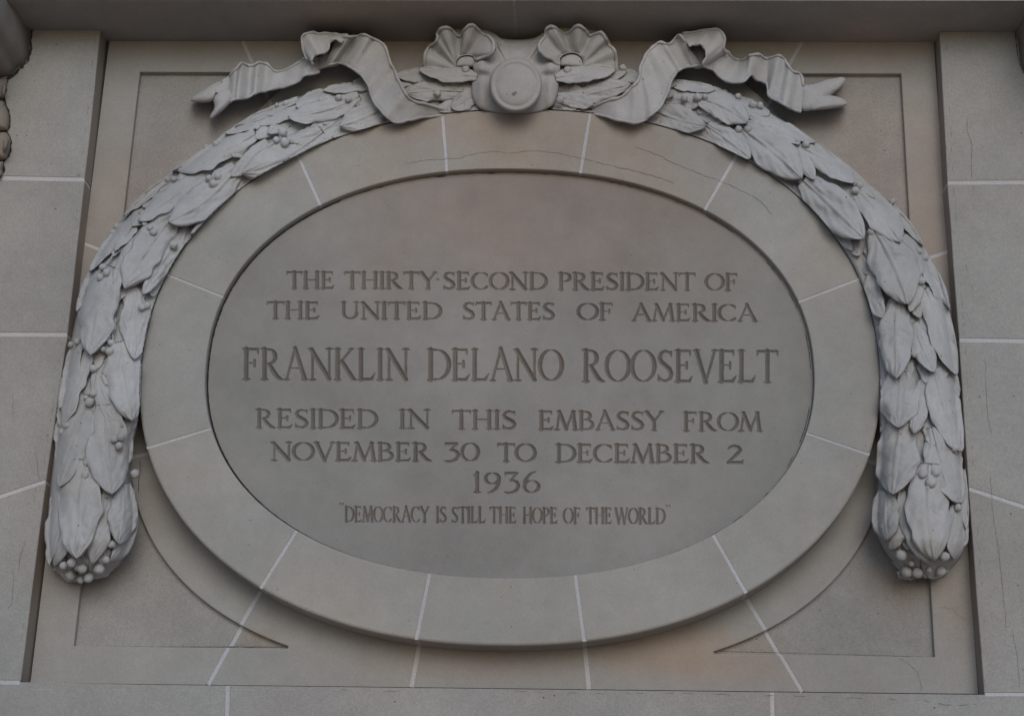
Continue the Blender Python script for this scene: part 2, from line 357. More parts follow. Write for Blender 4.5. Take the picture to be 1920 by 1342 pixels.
G = {
 'I': (.34, stem(.17)+S_(.17, .99)+S_(.17, .01)),
 'T': (.86, stem(.43)+S_(.43, .01)+ln(.06, .97, .80, .97, .35)+ln(.06, .97, .02, .82, .45, 0)+ln(.80, .97, .84, .82, .45, 0)),
 'H': (.95, stem(.17)+stem(.78)+S_(.17, .99)+S_(.17, .01)+S_(.78, .99)+S_(.78, .01)+ln(.17, .52, .78, .52, .15)),
 'E': (.78, eform()), 'F': (.72, eform(False)+S_(.2, .01)),
 'L': (.76, stem(.17)+S_(.17, .99)+S_(.17, .01)+ln(.17, .03, .6, .03, .4)+ln(.58, .03, .73, .22, .6, 0)),
 'D': (.98, stem(.17)+S_(.14, .99, .1)+S_(.14, .01, .1)+[[(.17, .97, .2), (.35, .97, .2)]+arc(.40, .5, .5, .47, 90, -90, 16)[1:-1]+[(.35, .03, .2), (.17, .03, .2)]]),
 'O': (1.0, [arc(.5, .5, .44, .48, 0, 360, 30)]),
 '0': (.82, [arc(.41, .5, .35, .48, 0, 360, 26)]),
 'C': (.92, [arc(.5, .5, .44, .48, 50, 312, 24)]+ln(.79, .87, .83, .74, .5, 0)+ln(.79, .13, .86, .22, .4, 0)),
 'R': (.92, stem(.17)+S_(.14, .99, .12)+S_(.17, .01)+[[(.17, .97, .2), (.3, .97, .2)]+arc(.34, .74, .25, .23, 90, -90, 10)[1:-1]+[(.3, .51, .15), (.17, .51, .15)]]+[[(.36, .5, .6), (.5, .3, 1), (.66, .1, 1), (.78, .03, .6), (.9, .0, .1)]]),
 'P': (.74, stem(.17)+S_(.14, .99, .12)+S_(.17, .01)+[[(.17, .97, .2), (.3, .97, .2)]+arc(.34, .73, .28, .24, 90, -90, 10)[1:-1]+[(.3, .49, .15), (.17, .49, .15)]]),
 'B': (.82, stem(.17)+S_(.14, .99, .1)+S_(.14, .01, .1)+[[(.17, .97, .2), (.3, .97, .2)]+arc(.34, .76, .24, .21, 90, -90, 10)[1:-1]+[(.17, .54, .15)]]+[[(.17, .54, .15), (.34, .54, .15)]+arc(.40, .28, .30, .25, 90, -90, 10)[1:-1]+[(.17, .03, .2)]]),
 'N': (1.0, stem(.18, .02, .98, .3)+stem(.84, .02, .98, .3)+ln(.14, .97, .84, .03, 1)+S_(.12, .99, .1)+S_(.18, .01)+S_(.84, .99)),
 'M': (1.12, [[(.12, .02, .3), (.24, .97, .3)], [(.24, .97, 1), (.56, .05, 1)], [(.56, .05, .35), (.88, .97, .35)], [(.88, .97, 1), (1.0, .02, 1)]]+S_(.12, .01)+S_(1.0, .01)+S_(.2, .99, .08)+S_(.92, .99, .08)),
 'A': (.96, [[(.12, .02, .3), (.46, 1.0, .35)], [(.45, 1.02, .8), (.84, .02, 1)], [(.26, .37, .15), (.68, .37, .15)]]+S_(.12, .01, .11)+S_(.84, .01, .12)),
 'V': (.92, [[(.1, .98, 1), (.47, .0, .9)], [(.47, .0, .35), (.82, .98, .3)]]+S_(.1, .99)+S_(.82, .99, .11)),
 'W': (1.3, [[(.08, .98, 1), (.38, .0, .9)], [(.38, .0, .35), (.64, .96, .3)], [(.62, .98, 1), (.92, .0, .9)], [(.92, .0, .35), (1.2, .98, .3)]]+S_(.08, .99, .1)+S_(1.2, .99, .1)+S_(.62, .99, .1)),
 'Y': (.90, [[(.1, .98, 1), (.45, .48, 1)], [(.45, .48, .35), (.8, .98, .3)], [(.45, .5, 1), (.45, .02, 1)]]+S_(.1, .99)+S_(.8, .99, .11)+S_(.45, .01)),
 'K': (.92, stem(.17)+S_(.17, .99)+S_(.17, .01)+[[(.2, .48, .3), (.70, .97, .3)], [(.34, .6, .9), (.78, .04, 1), (.86, .01, .5)]]+S_(.70, .99, .11)),
 'U': (.95, [[(.17, .98, 1), (.17, .35, 1)]+[(a, b, max(.3, c)) for a, b, c in arc(.475, .34, .305, .31, 180, 360, 12)]+[(.78, .35, .4), (.78, .98, .35)]]+S_(.17, .99)+S_(.78, .99, .11)),
 'S': (.70, [[(.58, .84, .1), (.5, .93, .2), (.36, .97, .3), (.2, .9, .6), (.14, .76, .9), (.2, .63, 1), (.36, .52, 1), (.52, .41, 1), (.60, .26, .9), (.54, .1, .6), (.38, .03, .3), (.22, .06, .2), (.12, .16, .1)]]+ln(.58, .93, .6, .78, .4, 0)+ln(.11, .07, .09, .24, .5, 0)),
 '1': (.50, stem(.27)+S_(.27, .01, .15)+ln(.27, .97, .12, .84, .5, .1)),
 '2': (.80, [[(.12, .8, .1), (.18, .91, .3), (.34, .98, .4), (.52, .92, .8), (.6, .76, 1), (.52, .58, .9), (.34, .34, .6), (.12, .06, .4)]]+ln(.12, .04, .66, .04, .7)+ln(.62, .04, .74, .2, .5, 0)),
 '3': (.76, [[(.12, .96, .5), (.6, .96, .45), (.32, .62, .15)], [(.32, .6, .4), (.46, .6, .5), (.6, .5, .9), (.66, .32, 1), (.58, .12, .8), (.4, -.0, .5), (.22, -.03, .4), (.06, .03, .1)]]+ln(.12, .97, .1, .84, .4, 0)),
 '9': (.84, [arc(.40, .7, .28, .27, 0, 360, 18)+[], [(.68, .7, 1), (.66, .45, 1), (.56, .2, .8), (.4, .04, .5), (.2, -.03, .1)]]),
 '6': (.84, [arc(.44, .3, .30, .29, 0, 360, 18), [(.14, .3, 1), (.18, .6, .9), (.32, .85, .6), (.48, .99, .3), (.62, 1.04, .1)]]),
 '-': (.3, [[(.04, .5, .0), (.15, .5, .9), (.26, .5, .0)]]),
 '"': (.5, [[(.14, 1.02, .9), (.20, .84, .1)], [(.34, 1.02, .9), (.38, .84, .1)]]),
}
# (word, x0, x1, y_top at x0, y_base at x0)
SLP = .0040
LINES = [
 (dict(R=3.4, r=1.25), (503, 549), [('THE',538,627,509.5,541),('THIRTY',646,818,510,541),('-',817,824,516,532),('SECOND',830,1026,510.5,542.5),('PRESIDENT',1047,1303,511.5,543.5),('OF',1323,1383,513,544.5)]),
 (dict(R=3.5, r=1.25), (559, 608), [('THE',501,599,566,597.5),('UNITED',639,828,566.5,598),('STATES',867,1040,567,599),('OF',1083,1150,568.5,600),('AMERICA',1185,1419,570,601.5)]),
 (dict(R=4.3, r=1.6), (645, 724), [('FRANKLIN',455,767,653,711.5),('DELANO',801,1055,654,713),('ROOSEVELT',1092,1458,655.5,715.5)]),
 (dict(R=3.5, r=1.3), (760, 815), [('RESIDED',480,708,767,802),('IN',748,807,768,803),('THIS',848,968,769.5,804),('EMBASSY',1010,1243,770.5,805.5),('FROM',1281,1428,772.5,807.5)]),
 (dict(R=3.6, r=1.35), (822, 877), [('NOVEMBER',508,809,829,863),('30',832,898,830,864),('TO',933,1004,831.5,865),('DECEMBER',1042,1329,832.5,866.5),('2',1361,1396,835,868)]),
 (dict(R=3.4, r=1.25), (879, 932), [('1936',884,1013,885,922.5)]),
 (dict(R=2.35, r=.95), (938, 990), [('"',635,646,943.5,962),('DEMOCRACY',645,806,949,978),('IS',816,839,949.5,979),('STILL',845,912,950,979.5),('THE',917,970,950.5,980),('HOPE',979,1047,951,980.5),('OF',1055,1090,951.5,981),('THE',1098,1149,951.5,981),('WORLD',1152,1249,952,981.5),('"',1247,1259,947,966)]),
]
tab = thing('inscription_tablet', 'sunk oval stone tablet carved with lettering about a president who resided in this embassy', 'plaque', (inner(-math.pi/2)[0][0], D-H_TAB+.05, inner(-math.pi/2)[0][1]))
tth = np.linspace(0, 2*math.pi, 721)
tcurve = inner(tth, .9965)+np.array([.0025, .001])
tpx = proj(at_h(tcurve, H_TAB))
def lr(y):   # left and right px of the tablet on image row y
    xs = []
    for i in range(720):
        a, b = tpx[i], tpx[i+1]
        if (a[1]-y)*(b[1]-y) <= 0 and a[1] != b[1]: xs.append(a[0]+(b[0]-a[0])*(y-a[1])/(b[1]-a[1]))
    return min(xs), max(xs)
slab = MB()
ytop, ybot = tpx[:, 1].min()+.02, tpx[:, 1].max()-.02
def quad_strip(y0, y1, x0a, x1a, x0b, x1b):
    slab.add(P([(x0a, y0), (x1a, y0), (x1b, y1), (x0b, y1)], H_TAB), [(0, 3, 2, 1)])
bands = [(b[0], b[1], min(w_[1] for w_ in ws)-6, max(w_[2] for w_ in ws)+8) for _, b, ws in LINES]
def region(ya, yb, hole=None):
    n = max(2, int((yb-ya)/3)) if (ya < 420 or yb > 980) else max(2, int((yb-ya)/6))
    u = np.linspace(0, 1, n+1)
    ys = ya+(yb-ya)*u
    if ya == ytop: ys = ya+(yb-ya)*u**2
    if yb == ybot: ys = yb-(yb-ya)*(1-u)**2
    for i in range(n):
        l0, r0 = lr(ys[i]); l1, r1 = lr(ys[i+1])
        if hole: quad_strip(ys[i], ys[i+1], l0, hole[0], l1, hole[0]); quad_strip(ys[i], ys[i+1], hole[1], r0, hole[1], r1)
        else: quad_strip(ys[i], ys[i+1], l0, r0, l1, r1)
yc = ytop
for (y0, y1, x0, x1) in bands:
    region(yc, y0); region(y0, y1, (x0, x1)); yc = y1
region(yc, ybot)
def glyph_val(X, Y, strokes, x0, xs, yb, hh, R, r):
    best = np.full(X.shape, -9.0)
    for st in strokes:
        pts = [(x0+a*xs, yb-b*hh, r+(R-r)*wv if wv >= .2 else r*(.45+.55*wv/.2)) for a, b, wv in st]
        for (ax_, ay, ar), (bx_, by, brr) in zip(pts[:-1], pts[1:]):
            dx, dy = bx_-ax_, by-ay; l2 = dx*dx+dy*dy+1e-9
            u = np.clip(((X-ax_)*dx+(Y-ay)*dy)/l2, 0, 1)
            best = np.maximum(best, ar+(brr-ar)*u-np.hypot(X-ax_-dx*u, Y-ay-dy*u))
    return best
for (par, band, words), (y0, y1, x0, x1) in zip(LINES, bands):
    stp = .8 if par['R'] < 3 else .9
    nx = int(round((x1-x0)/stp)); ny = int(round((y1-y0)/stp))
    xs = np.linspace(x0, x1, nx+1); ys = np.linspace(y0, y1, ny+1); X, Y = np.meshgrid(xs, ys)
    val = np.full(X.shape, -9.0); who = np.full(X.shape, -1); names = []
    jit = fbm(np.stack([X.ravel()*.12, Y.ravel()*.12, X.ravel()*0], 1), 1.0).reshape(X.shape)*.22
    for (wd, wx0, wx1, yt, yb) in words:
        if par['R'] < 3 and len(wd) > 1: wx0, wx1 = wx0+1.5, wx1-2.0
        tot = sum(G[c][0] for c in wd)-.06; sc = (wx1-wx0)/tot; x = wx0-.03*sc
        for ch in wd:
            gw, st = G[ch]; m = (X > x-8) & (X < x+gw*sc+8)
            ybb = yb+SLP*(x-wx0); hh = (yb-yt)
            v = np.full(X.shape, -9.0)
            Rr = par['R']*(1 if ch not in '"-' else .6)
            v[m] = glyph_val(X[m], Y[m], st, x, sc, ybb, hh, Rr, par['r'])
            t = v > val; val[t] = v[t]; who[t] = len(names); names.append(ch); x += gw*sc
    val = val+np.where(val > -1.5, jit, 0)
    dep = np.clip(val, 0, None); dep[0] = dep[-1] = 0; dep[:, 0] = dep[:, -1] = 0
    # slightly rounded groove rim
    dm = np.where(dep > 0, dep*1.35*MPP, 0)
    V = P(np.stack([X.ravel(), Y.ravel()], 1), H_TAB)
    # keep the same plan point, sink it straight into the stone
    V[:, 1] += dm.ravel()
    W_ = nx+1
    d4 = np.maximum(np.maximum(dep[:-1, :-1], dep[1:, :-1]), np.maximum(dep[:-1, 1:], dep[1:, 1:]))
    idm = np.stack([who[:-1, :-1], who[1:, :-1], who[:-1, 1:], who[1:, 1:]], -1)
    dst = np.stack([dep[:-1, :-1], dep[1:, :-1], dep[:-1, 1:], dep[1:, 1:]], -1)
    lid = np.take_along_axis(idm, dst.argmax(-1)[..., None], -1)[..., 0]
    fl = d4 <= 0
    V3 = V.reshape(ny+1, nx+1, 3); quads = []; vs_ = []
    for j in range(ny):
        i = 0
        while i < nx:
            if fl[j, i]:
                k = i
                while k < nx and fl[j, k]: k += 1
                b = len(vs_); vs_ += [V3[j, i], V3[j, k], V3[j+1, k], V3[j+1, i]]; quads.append((b, b+3, b+2, b+1)); i = k
            else: i += 1
    slab.add(vs_, quads)
    for g in range(len(names)):
        jj, ii = np.nonzero((~fl) & (lid == g))
        if len(jj) == 0: continue
        q = np.stack([jj*W_+ii, (jj+1)*W_+ii, (jj+1)*W_+ii+1, jj*W_+ii+1], 1); un, inv = np.unique(q, return_inverse=True)
        nm = {'-': 'hyphen', '"': 'quotation_mark'}.get(names[g], 'numeral' if names[g].isdigit() else 'letter')
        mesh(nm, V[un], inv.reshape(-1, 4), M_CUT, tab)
# rim of the slab going back
n = 720; Vr = np.vstack([at_h(tcurve[:-1], H_TAB), at_h(tcurve[:-1], H_TAB-.04)])
slab.add(Vr, [(i, (i+1) % n, n+(i+1) % n, n+i) for i in range(n)])
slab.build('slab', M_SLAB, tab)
bk = inner(np.linspace(0, 2*math.pi, 181)[:-1], 1.03)
mesh('void_backing', at_h(bk, H_TAB-.032), [tuple(range(180))], M_DARK, tab)  # black sheet added to paint the shaded void behind the slab
# ------------------------------------------------------------------ plain wall around the niche
wall = thing('stone_wall', 'pale stone block wall surrounding the sunken panel with light mortar joints', 'wall', (0, D+.15, 0))
EL = np.array([(57, 188), (180, 176), (337, 158.5), (627, 126.5), (905, 85.5), (1090, 62), (1279, 38)], float)
ER = np.array([(60, 1762), (180, 1768), (343, 1776.5), (638, 1798.5), (917, 1816.5), (1110, 1831), (1302, 1846)], float)
xl = lambda y: np.interp(y, EL[:, 0], EL[:, 1]); xr = lambda y: np.interp(y, ER[:, 0], ER[:, 1])
def prism(name, px, mat, parent, h=0.0, back=-.16, edge=.0025, label=None):
    """stone block: traced front outline, small rounded arris, real thickness"""
    W = P(px, h); c = W.mean(0); n = len(W); d = W-c; L_ = np.abs(d)+1e-6
    W1 = W.copy()
    for i in range(n):   # inset by a fixed distance
        a, b, c_ = W[i-1], W[i], W[(i+1) % n]
        e1 = b-a; e2 = c_-b; n1 = np.array([e1[2], 0, -e1[0]])/np.linalg.norm(e1[[0, 2]]); n2 = np.array([e2[2], 0, -e2[0]])/np.linalg.norm(e2[[0, 2]])
        s = 1 if (n1@(c-b)) > 0 else -1; m = n1+n2; m /= (m@m)/2+1e-9; W1[i] = b+s*m*edge
    Wf = W.copy(); Wf[:, 1] += edge; Wb = W.copy(); Wb[:, 1] = D-back
    V = np.vstack([W1, Wf, Wb]); f = [tuple(range(n))]
    for r in (0, 1):
        for i in range(n): j = (i+1) % n; f.append((r*n+i, (r+1)*n+i, (r+1)*n+j, r*n+j))
    me = mesh(name, V, f, mat, parent, label=label)
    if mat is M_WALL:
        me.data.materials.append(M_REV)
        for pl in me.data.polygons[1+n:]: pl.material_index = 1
    import bmesh
    bm = bmesh.new(); bm.from_mesh(me.data); bmesh.ops.recalc_face_normals(bm, faces=bm.faces); bm.to_mesh(me.data); bm.free()
    return me
def edge_pts(fn, ya, yb, n=5):
    return [(float(fn(y))+random.uniform(-.5, .5), y) for y in np.linspace(ya, yb, n)]
YB = 2760
gl = 3.8   # half joint in px
# left blocks: joints given as (y at far left, y at opening)
def LJ(x, a, b, x1): return a+(b-a)*(x-0)/(x1-0)
lj = [(52-7, 57), (334, 337), (627, 627.5), (931, 902), (1278.4, 1279)]
for i in range(4):
    (a0, b0), (a1, b1) = lj[i], lj[i+1]
    t0 = gl if i else 0; t1 = gl if i < 3 else gl
    x0, x1 = xl(b0), xl(b1)
    s0, s1 = (b0-a0)/x0, (b1-a1)/x1
    p = [(-900, a0-900*s0+t0)]+[(x0, b0+t0)]+edge_pts(xl, b0+t0+20, b1-t1-4, 5)+[(xl(b1-t1), b1-t1)]+[(-900, a1-900*s1-t1)]
    prism('wall_stone', p, M_WALL, wall)
    xx = xl(b1); prism('mortar_joint', [(-900, a1-900*s1-t1-.3), (xx-.5, b1-t1-.3), (xx-.5, b1+t1+.3), (-900, a1-900*s1+t1+.3)], M_MORT, wall, h=-.0022, edge=.0003)
rj = [(60, 57), (343, 342), (637.5, 639.5), (916, 950), (1302, 1302)]
for i in range(4):
    (b0, a0), (b1, a1) = rj[i], rj[i+1]
    t0 = gl if i else 0; x0, x1 = xr(b0), xr(b1); s0, s1 = (a0-b0)/(1920-x0), (a1-b1)/(1920-x1)
    p = [(2800, b0+s0*(2800-x0)+t0)]+[(x0, b0+t0)]+edge_pts(xr, b0+t0+20, b1-gl-4, 5)+[(xr(b1-gl), b1-gl)]+[(2800, b1+s1*(2800-x1)-gl)]
    prism('wall_stone', p, M_WALL, wall)
    xx = x1; prism('mortar_joint', [(2800, b1+s1*(2800-x1)-gl-.3), (xx+.5, b1-gl-.3), (xx+.5, b1+gl+.3), (2800, b1+s1*(2800-x1)+gl+.3)], M_MORT, wall, h=-.0022, edge=.0003)
# course under the niche, then plain courses down to the pavement
yb_l = lambda x: 1279.5+(x-38)*(1301.5-1279.5)/(1846-38) if 38 <= x <= 1846 else (1281 if x < 38 else 1305)
sp_x = [(-900, -900), (427, 421), (1448, 1452), (2800, 2800)]
for i in range(3):
    (ta, ba), (tb_, bb) = sp_x[i], sp_x[i+1]
    ga = gl if i else 0; gb = gl if i < 2 else 0
    top = []
    if i == 0: top = [(-900, 1281.5), (37, 1282.5), (38.5, 1279.5), (tb_-gb, yb_l(tb_))]
    elif i == 1: top = [(ta+ga, yb_l(ta)), (700, yb_l(700)), (1100, yb_l(1100)), (tb_-gb, yb_l(tb_))]
    else: top = [(ta+ga, yb_l(ta)), (1845.5, 1301.5), (1847, 1305.5), (2800, 1306)]
    prism('wall_stone', top+[(bb-gb, 1560), (ba+ga, 1560)], M_WALL, wall)
for ta, ba in sp_x[1:3]:
    prism('mortar_joint', [(ta-gl-.3, yb_l(ta)+.4), (ta+gl+.3, yb_l(ta)+.4), (ba+gl+.3, 1560), (ba-gl-.3, 1560)], M_MORT, wall, h=-.0022, edge=.0003)
for j, (ya, yb2) in enumerate([(1568, 1980), (1988, 2500)]):
    for i in range(4):
        xa, xb = -900+i*925, -900+(i+1)*925-8
        prism('wall_stone', [(xa, ya), (xb, ya), (xb, yb2), (xa, yb2)], M_WALL, wall)
# ------------------------------------------------------------------ hairline cracks (thin dirt-filled lines standing on the faces)
def crack(pts, h, parent, wpx=.8,  dash=0, mat=M_CRACK, dh=.0006, wob=1.5, name='crack'):
    p = resample(np.array(pts, float), max(4, int(sum(np.hypot(*(np.array(pts[i+1])-pts[i])) for i in range(len(pts)-1))/5)))
    p[1:-1] += rng.normal(0, wob*.45, (len(p)-2, 2)); mb = MB(); i = 0; N_ = len(p)
    def seg(a, b):
        q = p[a:b+1]
        if len(q) < 2: return
        t = np.gradient(q, axis=0); t /= np.linalg.norm(t, axis=1)[:, None]; nn = np.stack([-t[:, 1], t[:, 0]], 1)
        ww = wpx*.31*(1+.5*rng.normal(0, .6, len(q))).clip(.25, 2)[:, None]; ww[0] *= .15; ww[-1] *= .15
        V = np.vstack([P(q+nn*ww, h+dh), P(q-nn*ww, h+dh)]); m = len(q)
        mb.add(V, [(i, i+1, m+i+1, m+i) for i in range(m-1)])
    if dash:
        while i < N_-1:
            l = random.randint(1, dash); seg(i, min(N_-1, i+l)); i += l+random.randint(1, dash+2)
    else: seg(0, N_-1)
    mb.build(name, mat, parent)
for pts in ([(760,306),(800,300),(860,297),(890,288),(930,284),(950,287),(1000,283),(1040,286),(1070,293),(1090,297),(1110,301),(1150,312),(1180,318),(1210,326),(1240,334),(1265,345)],
            [(1190,275),(1215,284),(1240,293),(1260,305),(1280,313),(1310,325),(1345,337),(1365,345),(1400,362),(1430,380),(1447,403)]):
    crack(pts, H_RING+.0006, ring, .75)
for pts, wd, ds in ([(1815,222),(1813,245),(1822,270),(1822,337)], .9, 0), ([(1824,348),(1826,400),(1822,425),(1824,450)], .8, 2), ([(1810,494),(1813,506),(1822,527),(1825,575)], .9, 3), ([(1847,671),(1850,758),(1853,785),(1860,819)], .7, 0), \
        ([(1857,892),(1862,959),(1867,993),(1875,1053),(1880,1100),(1887,1177)], .9, 0), ([(1897,1177),(1907,1227),(1912,1291)], .8, 0), ([(1728,1309),(1746,1318),(1800,1321),(1850,1319),(1858,1306)], 1.2, 6), \
        ([(1280,1299),(1450,1303),(1600,1308),(1727,1312)], 1.1, 7), ([(640,1291),(730,1296),(808,1294)], 1, 7), ([(962,1294),(1042,1299),(1280,1299)], 1, 6), ([(25,735),(24,785)], .8, 0), ([(67,842),(70,870),(74,900)], .9, 0), \
        ([(67,912),(62,976)], 1, 3), ([(50,1009),(37,1043),(35,1073)], 1, 0), ([(25,1073),(23,1127),(15,1143)], .8, 0), ([(100,700),(103,740),(98,775)], .8, 3), ([(1815,1000),(1850,1180)], .5, 3):
    crack(pts, .0004, wall, wd, ds)
ys_ = np.linspace(70, 330, 24); crack([(float(xl(y))-9, y) for y in ys_], .0004, wall, .9, 4)
for ya, yb2 in ((350, 615), (640, 890), (1090, 1260)): crack([(float(xl(y))-8, y) for y in np.linspace(ya, yb2, 20)], .0004, wall, .9, 2)
for ya, yb2 in ((75, 330), (350, 620), (650, 905), (930, 1180)): crack([(float(xr(y))+11, y) for y in np.linspace(ya, yb2, 20)], .0004, wall, .8, 3)
crack([(57,1291),(150,1292),(300,1293),(640,1292)], .0004, wall, 1.0, 14, M_MORT, name='plaster_line')
for pts in ([(1686,1233),(1702,1241),(1719,1257),(1726,1278),(1727,1298)], [(1759,1137),(1790,1143),(1797,1154),(1810,1162)]): crack(pts, H_FR+.0004, panel, .9)
crack([(262,862),(263,880),(260,905),(259,925)], H_FR+.0004, panel, 1.6, 0, M_DARK)
crack([(140,1211),(250,1212),(400,1212),(535,1212)], H_SP+.0006, panel, 2.2, 0, M_CRACK, wob=.5, name='dark_line')  # dark line along the lower edge of the sunk corner
crack([(1350,1220),(1500,1224),(1640,1228),(1750,1231)], H_SP+.0006, panel, 1.2, 0, M_CRACK, wob=.5, name='dark_line')
def tab_gap(a0, a1, wpx, dash=0, inset=.9985, mat=M_DARK):  # dark strips painting the shade in the gap around the tablet
    q = proj(at_h(inner(np.linspace(math.radians(a0), math.radians(a1), 40), inset), H_TAB)); crack([tuple(p) for p in q], H_TAB+.0005, tab, wpx, dash, mat, wob=.35, name='dark_gap')
tab_gap(158, 232, 3.6, inset=.996); tab_gap(125, 158, 2.2, 0, inset=.9945); tab_gap(232, 262, 1.5, 0, .9955); tab_gap(262, 300, 1.3, 5, .9955); tab_gap(300, 330, 1.8, 7, .9955); tab_gap(-28, 62, 1.7, 14, .9925); tab_gap(62, 120, 1.0, 3, .9945)
tab_gap(93, 95, 4.5, inset=.993); tab_gap(103, 105, 3, inset=.993)
crack([(380,412),(392,398),(410,384),(430,370),(448,356)], H_RING+.0006, ring, 4.2, 0, M_DARK, wob=.4, name='dark_gap')  # dark strip painting the shaded slit between ring and garland
crack([(60,50),(58.5,75),(57,100),(52,117),(44,124),(34,131),(26,141),(14,147),(11,158),(11,172),(7,185),(12,200),(18,218),(18,236),(9,247),(17,255),(20,268),(18,284),(12,297),(6,303),(6,318),(1,334)], .0006, wall, 7.0, 0, M_DARK, wob=1.6, name='dark_line')  # black grime outline where the left bracket and festoon meet the wall
crack([(1903,59),(1905,80),(1908,100),(1911,120),(1915,127),(1921,137)], .0006, wall, 2.6, 0, M_DARK, wob=.8, name='dark_line')  # black grime outline of the right bracket
# ------------------------------------------------------------------ soffit above
A3, B3, C3 = P([(188, 57)], 0)[0], P([(1762, 60)], 0)[0], P([(978, 78)], H_FR)[0]
nrm = np.cross(B3-A3, C3-A3); zs = lambda x, y: A3[2]-(nrm[0]*(x-A3[0])+nrm[1]*(y-A3[1]))/nrm[2]
sof = thing('stone_soffit', 'dark flat underside of the projecting stone ledge above the wreath', 'ledge', (A3[0]+1.4, D-.3, float(zs(A3[0]+1.4, D-.3))))
jx = P([(966, 20)], .1)[0][0]
def slab_box(name, x0, x1, y0, y1, mat, dz=0, th=.3):
    V = []
    for zz in (0, th):
        for x, y in ((x0, y0), (x1, y0), (x1, y1), (x0, y1)): V.append((x, y, zs(x, y)+dz+zz))
    mesh(name, V, [(0, 3, 2, 1), (4, 5, 6, 7), (0, 1, 5, 4), (1, 2, 6, 5), (2, 3, 7, 6), (3, 0, 4, 7)], mat, sof)
PROJ = .225
slab_box('soffit_stone', -3.6, jx-.006, D-PROJ, D+.2, M_SOF); slab_box('soffit_stone', jx+.006, 3.2, D-PROJ, D+.2, M_SOF, dz=.0004)
slab_box('mortar_joint', jx-.0065, jx+.0065, D-PROJ+.002, D+.19, plain('soffit_mortar', (.36, .35, .34)), dz=.001, th=.25)
slab_box('upper_moulding', -3.6, 3.2, D-PROJ-.04, D+.2, M_SOF, dz=.3, th=.35)
# ------------------------------------------------------------------ generic carved shapes
def pillow(name, outline, h_edge, h_mid, mat, parent, back=-.09, n=64, rings=12, cxy=None, power=.55, rel=None, smooth=True, label=None, wob=.0, lip=True):
    """domed carved lump with a traced outline and real thickness"""
    o = catmull(list(outline)+[outline[0]], 8)[:-1]; o = resample(np.vstack([o, o[:1]]), n+1)[:-1]
    c = np.array(cxy if cxy else o.mean(0)); V = [P([c], h_mid+(rel(c[None])[0] if rel else 0))[0]]
    he = np.array(h_edge(o)) if callable(h_edge) else np.full(n, h_edge)
    ss = np.linspace(0, 1, rings+1)[1:]
    for s in ss:
        q = c+(o-c)*s; h = he+(h_mid-he)*(1-s**2.2)**power
        if rel: h = h+rel(q)*(1-.5*s**12)
        h = h+wob*fbm(np.c_[q*.02, q[:, :1]*0], 1.)
        V += list(P(q, h))
    W = P(o, he-.0); q2 = o
    V += list(P(c+(o-c)*1.004, he-.004)); V += list(P(c+(o-c)*.995, he-.02)); V += list(P(c+(o-c)*.985, np.full(n, back)))
    f = [(0, 1+(i+1) % n, 1+i) for i in range(n)]
    for r in range(rings+2):
        for i in range(n): j = (i+1) % n; f.append((1+r*n+i, 1+r*n+j, 1+(r+1)*n+j, 1+(r+1)*n+i))
    return mesh(name, V, f, mat, parent, smooth, label)
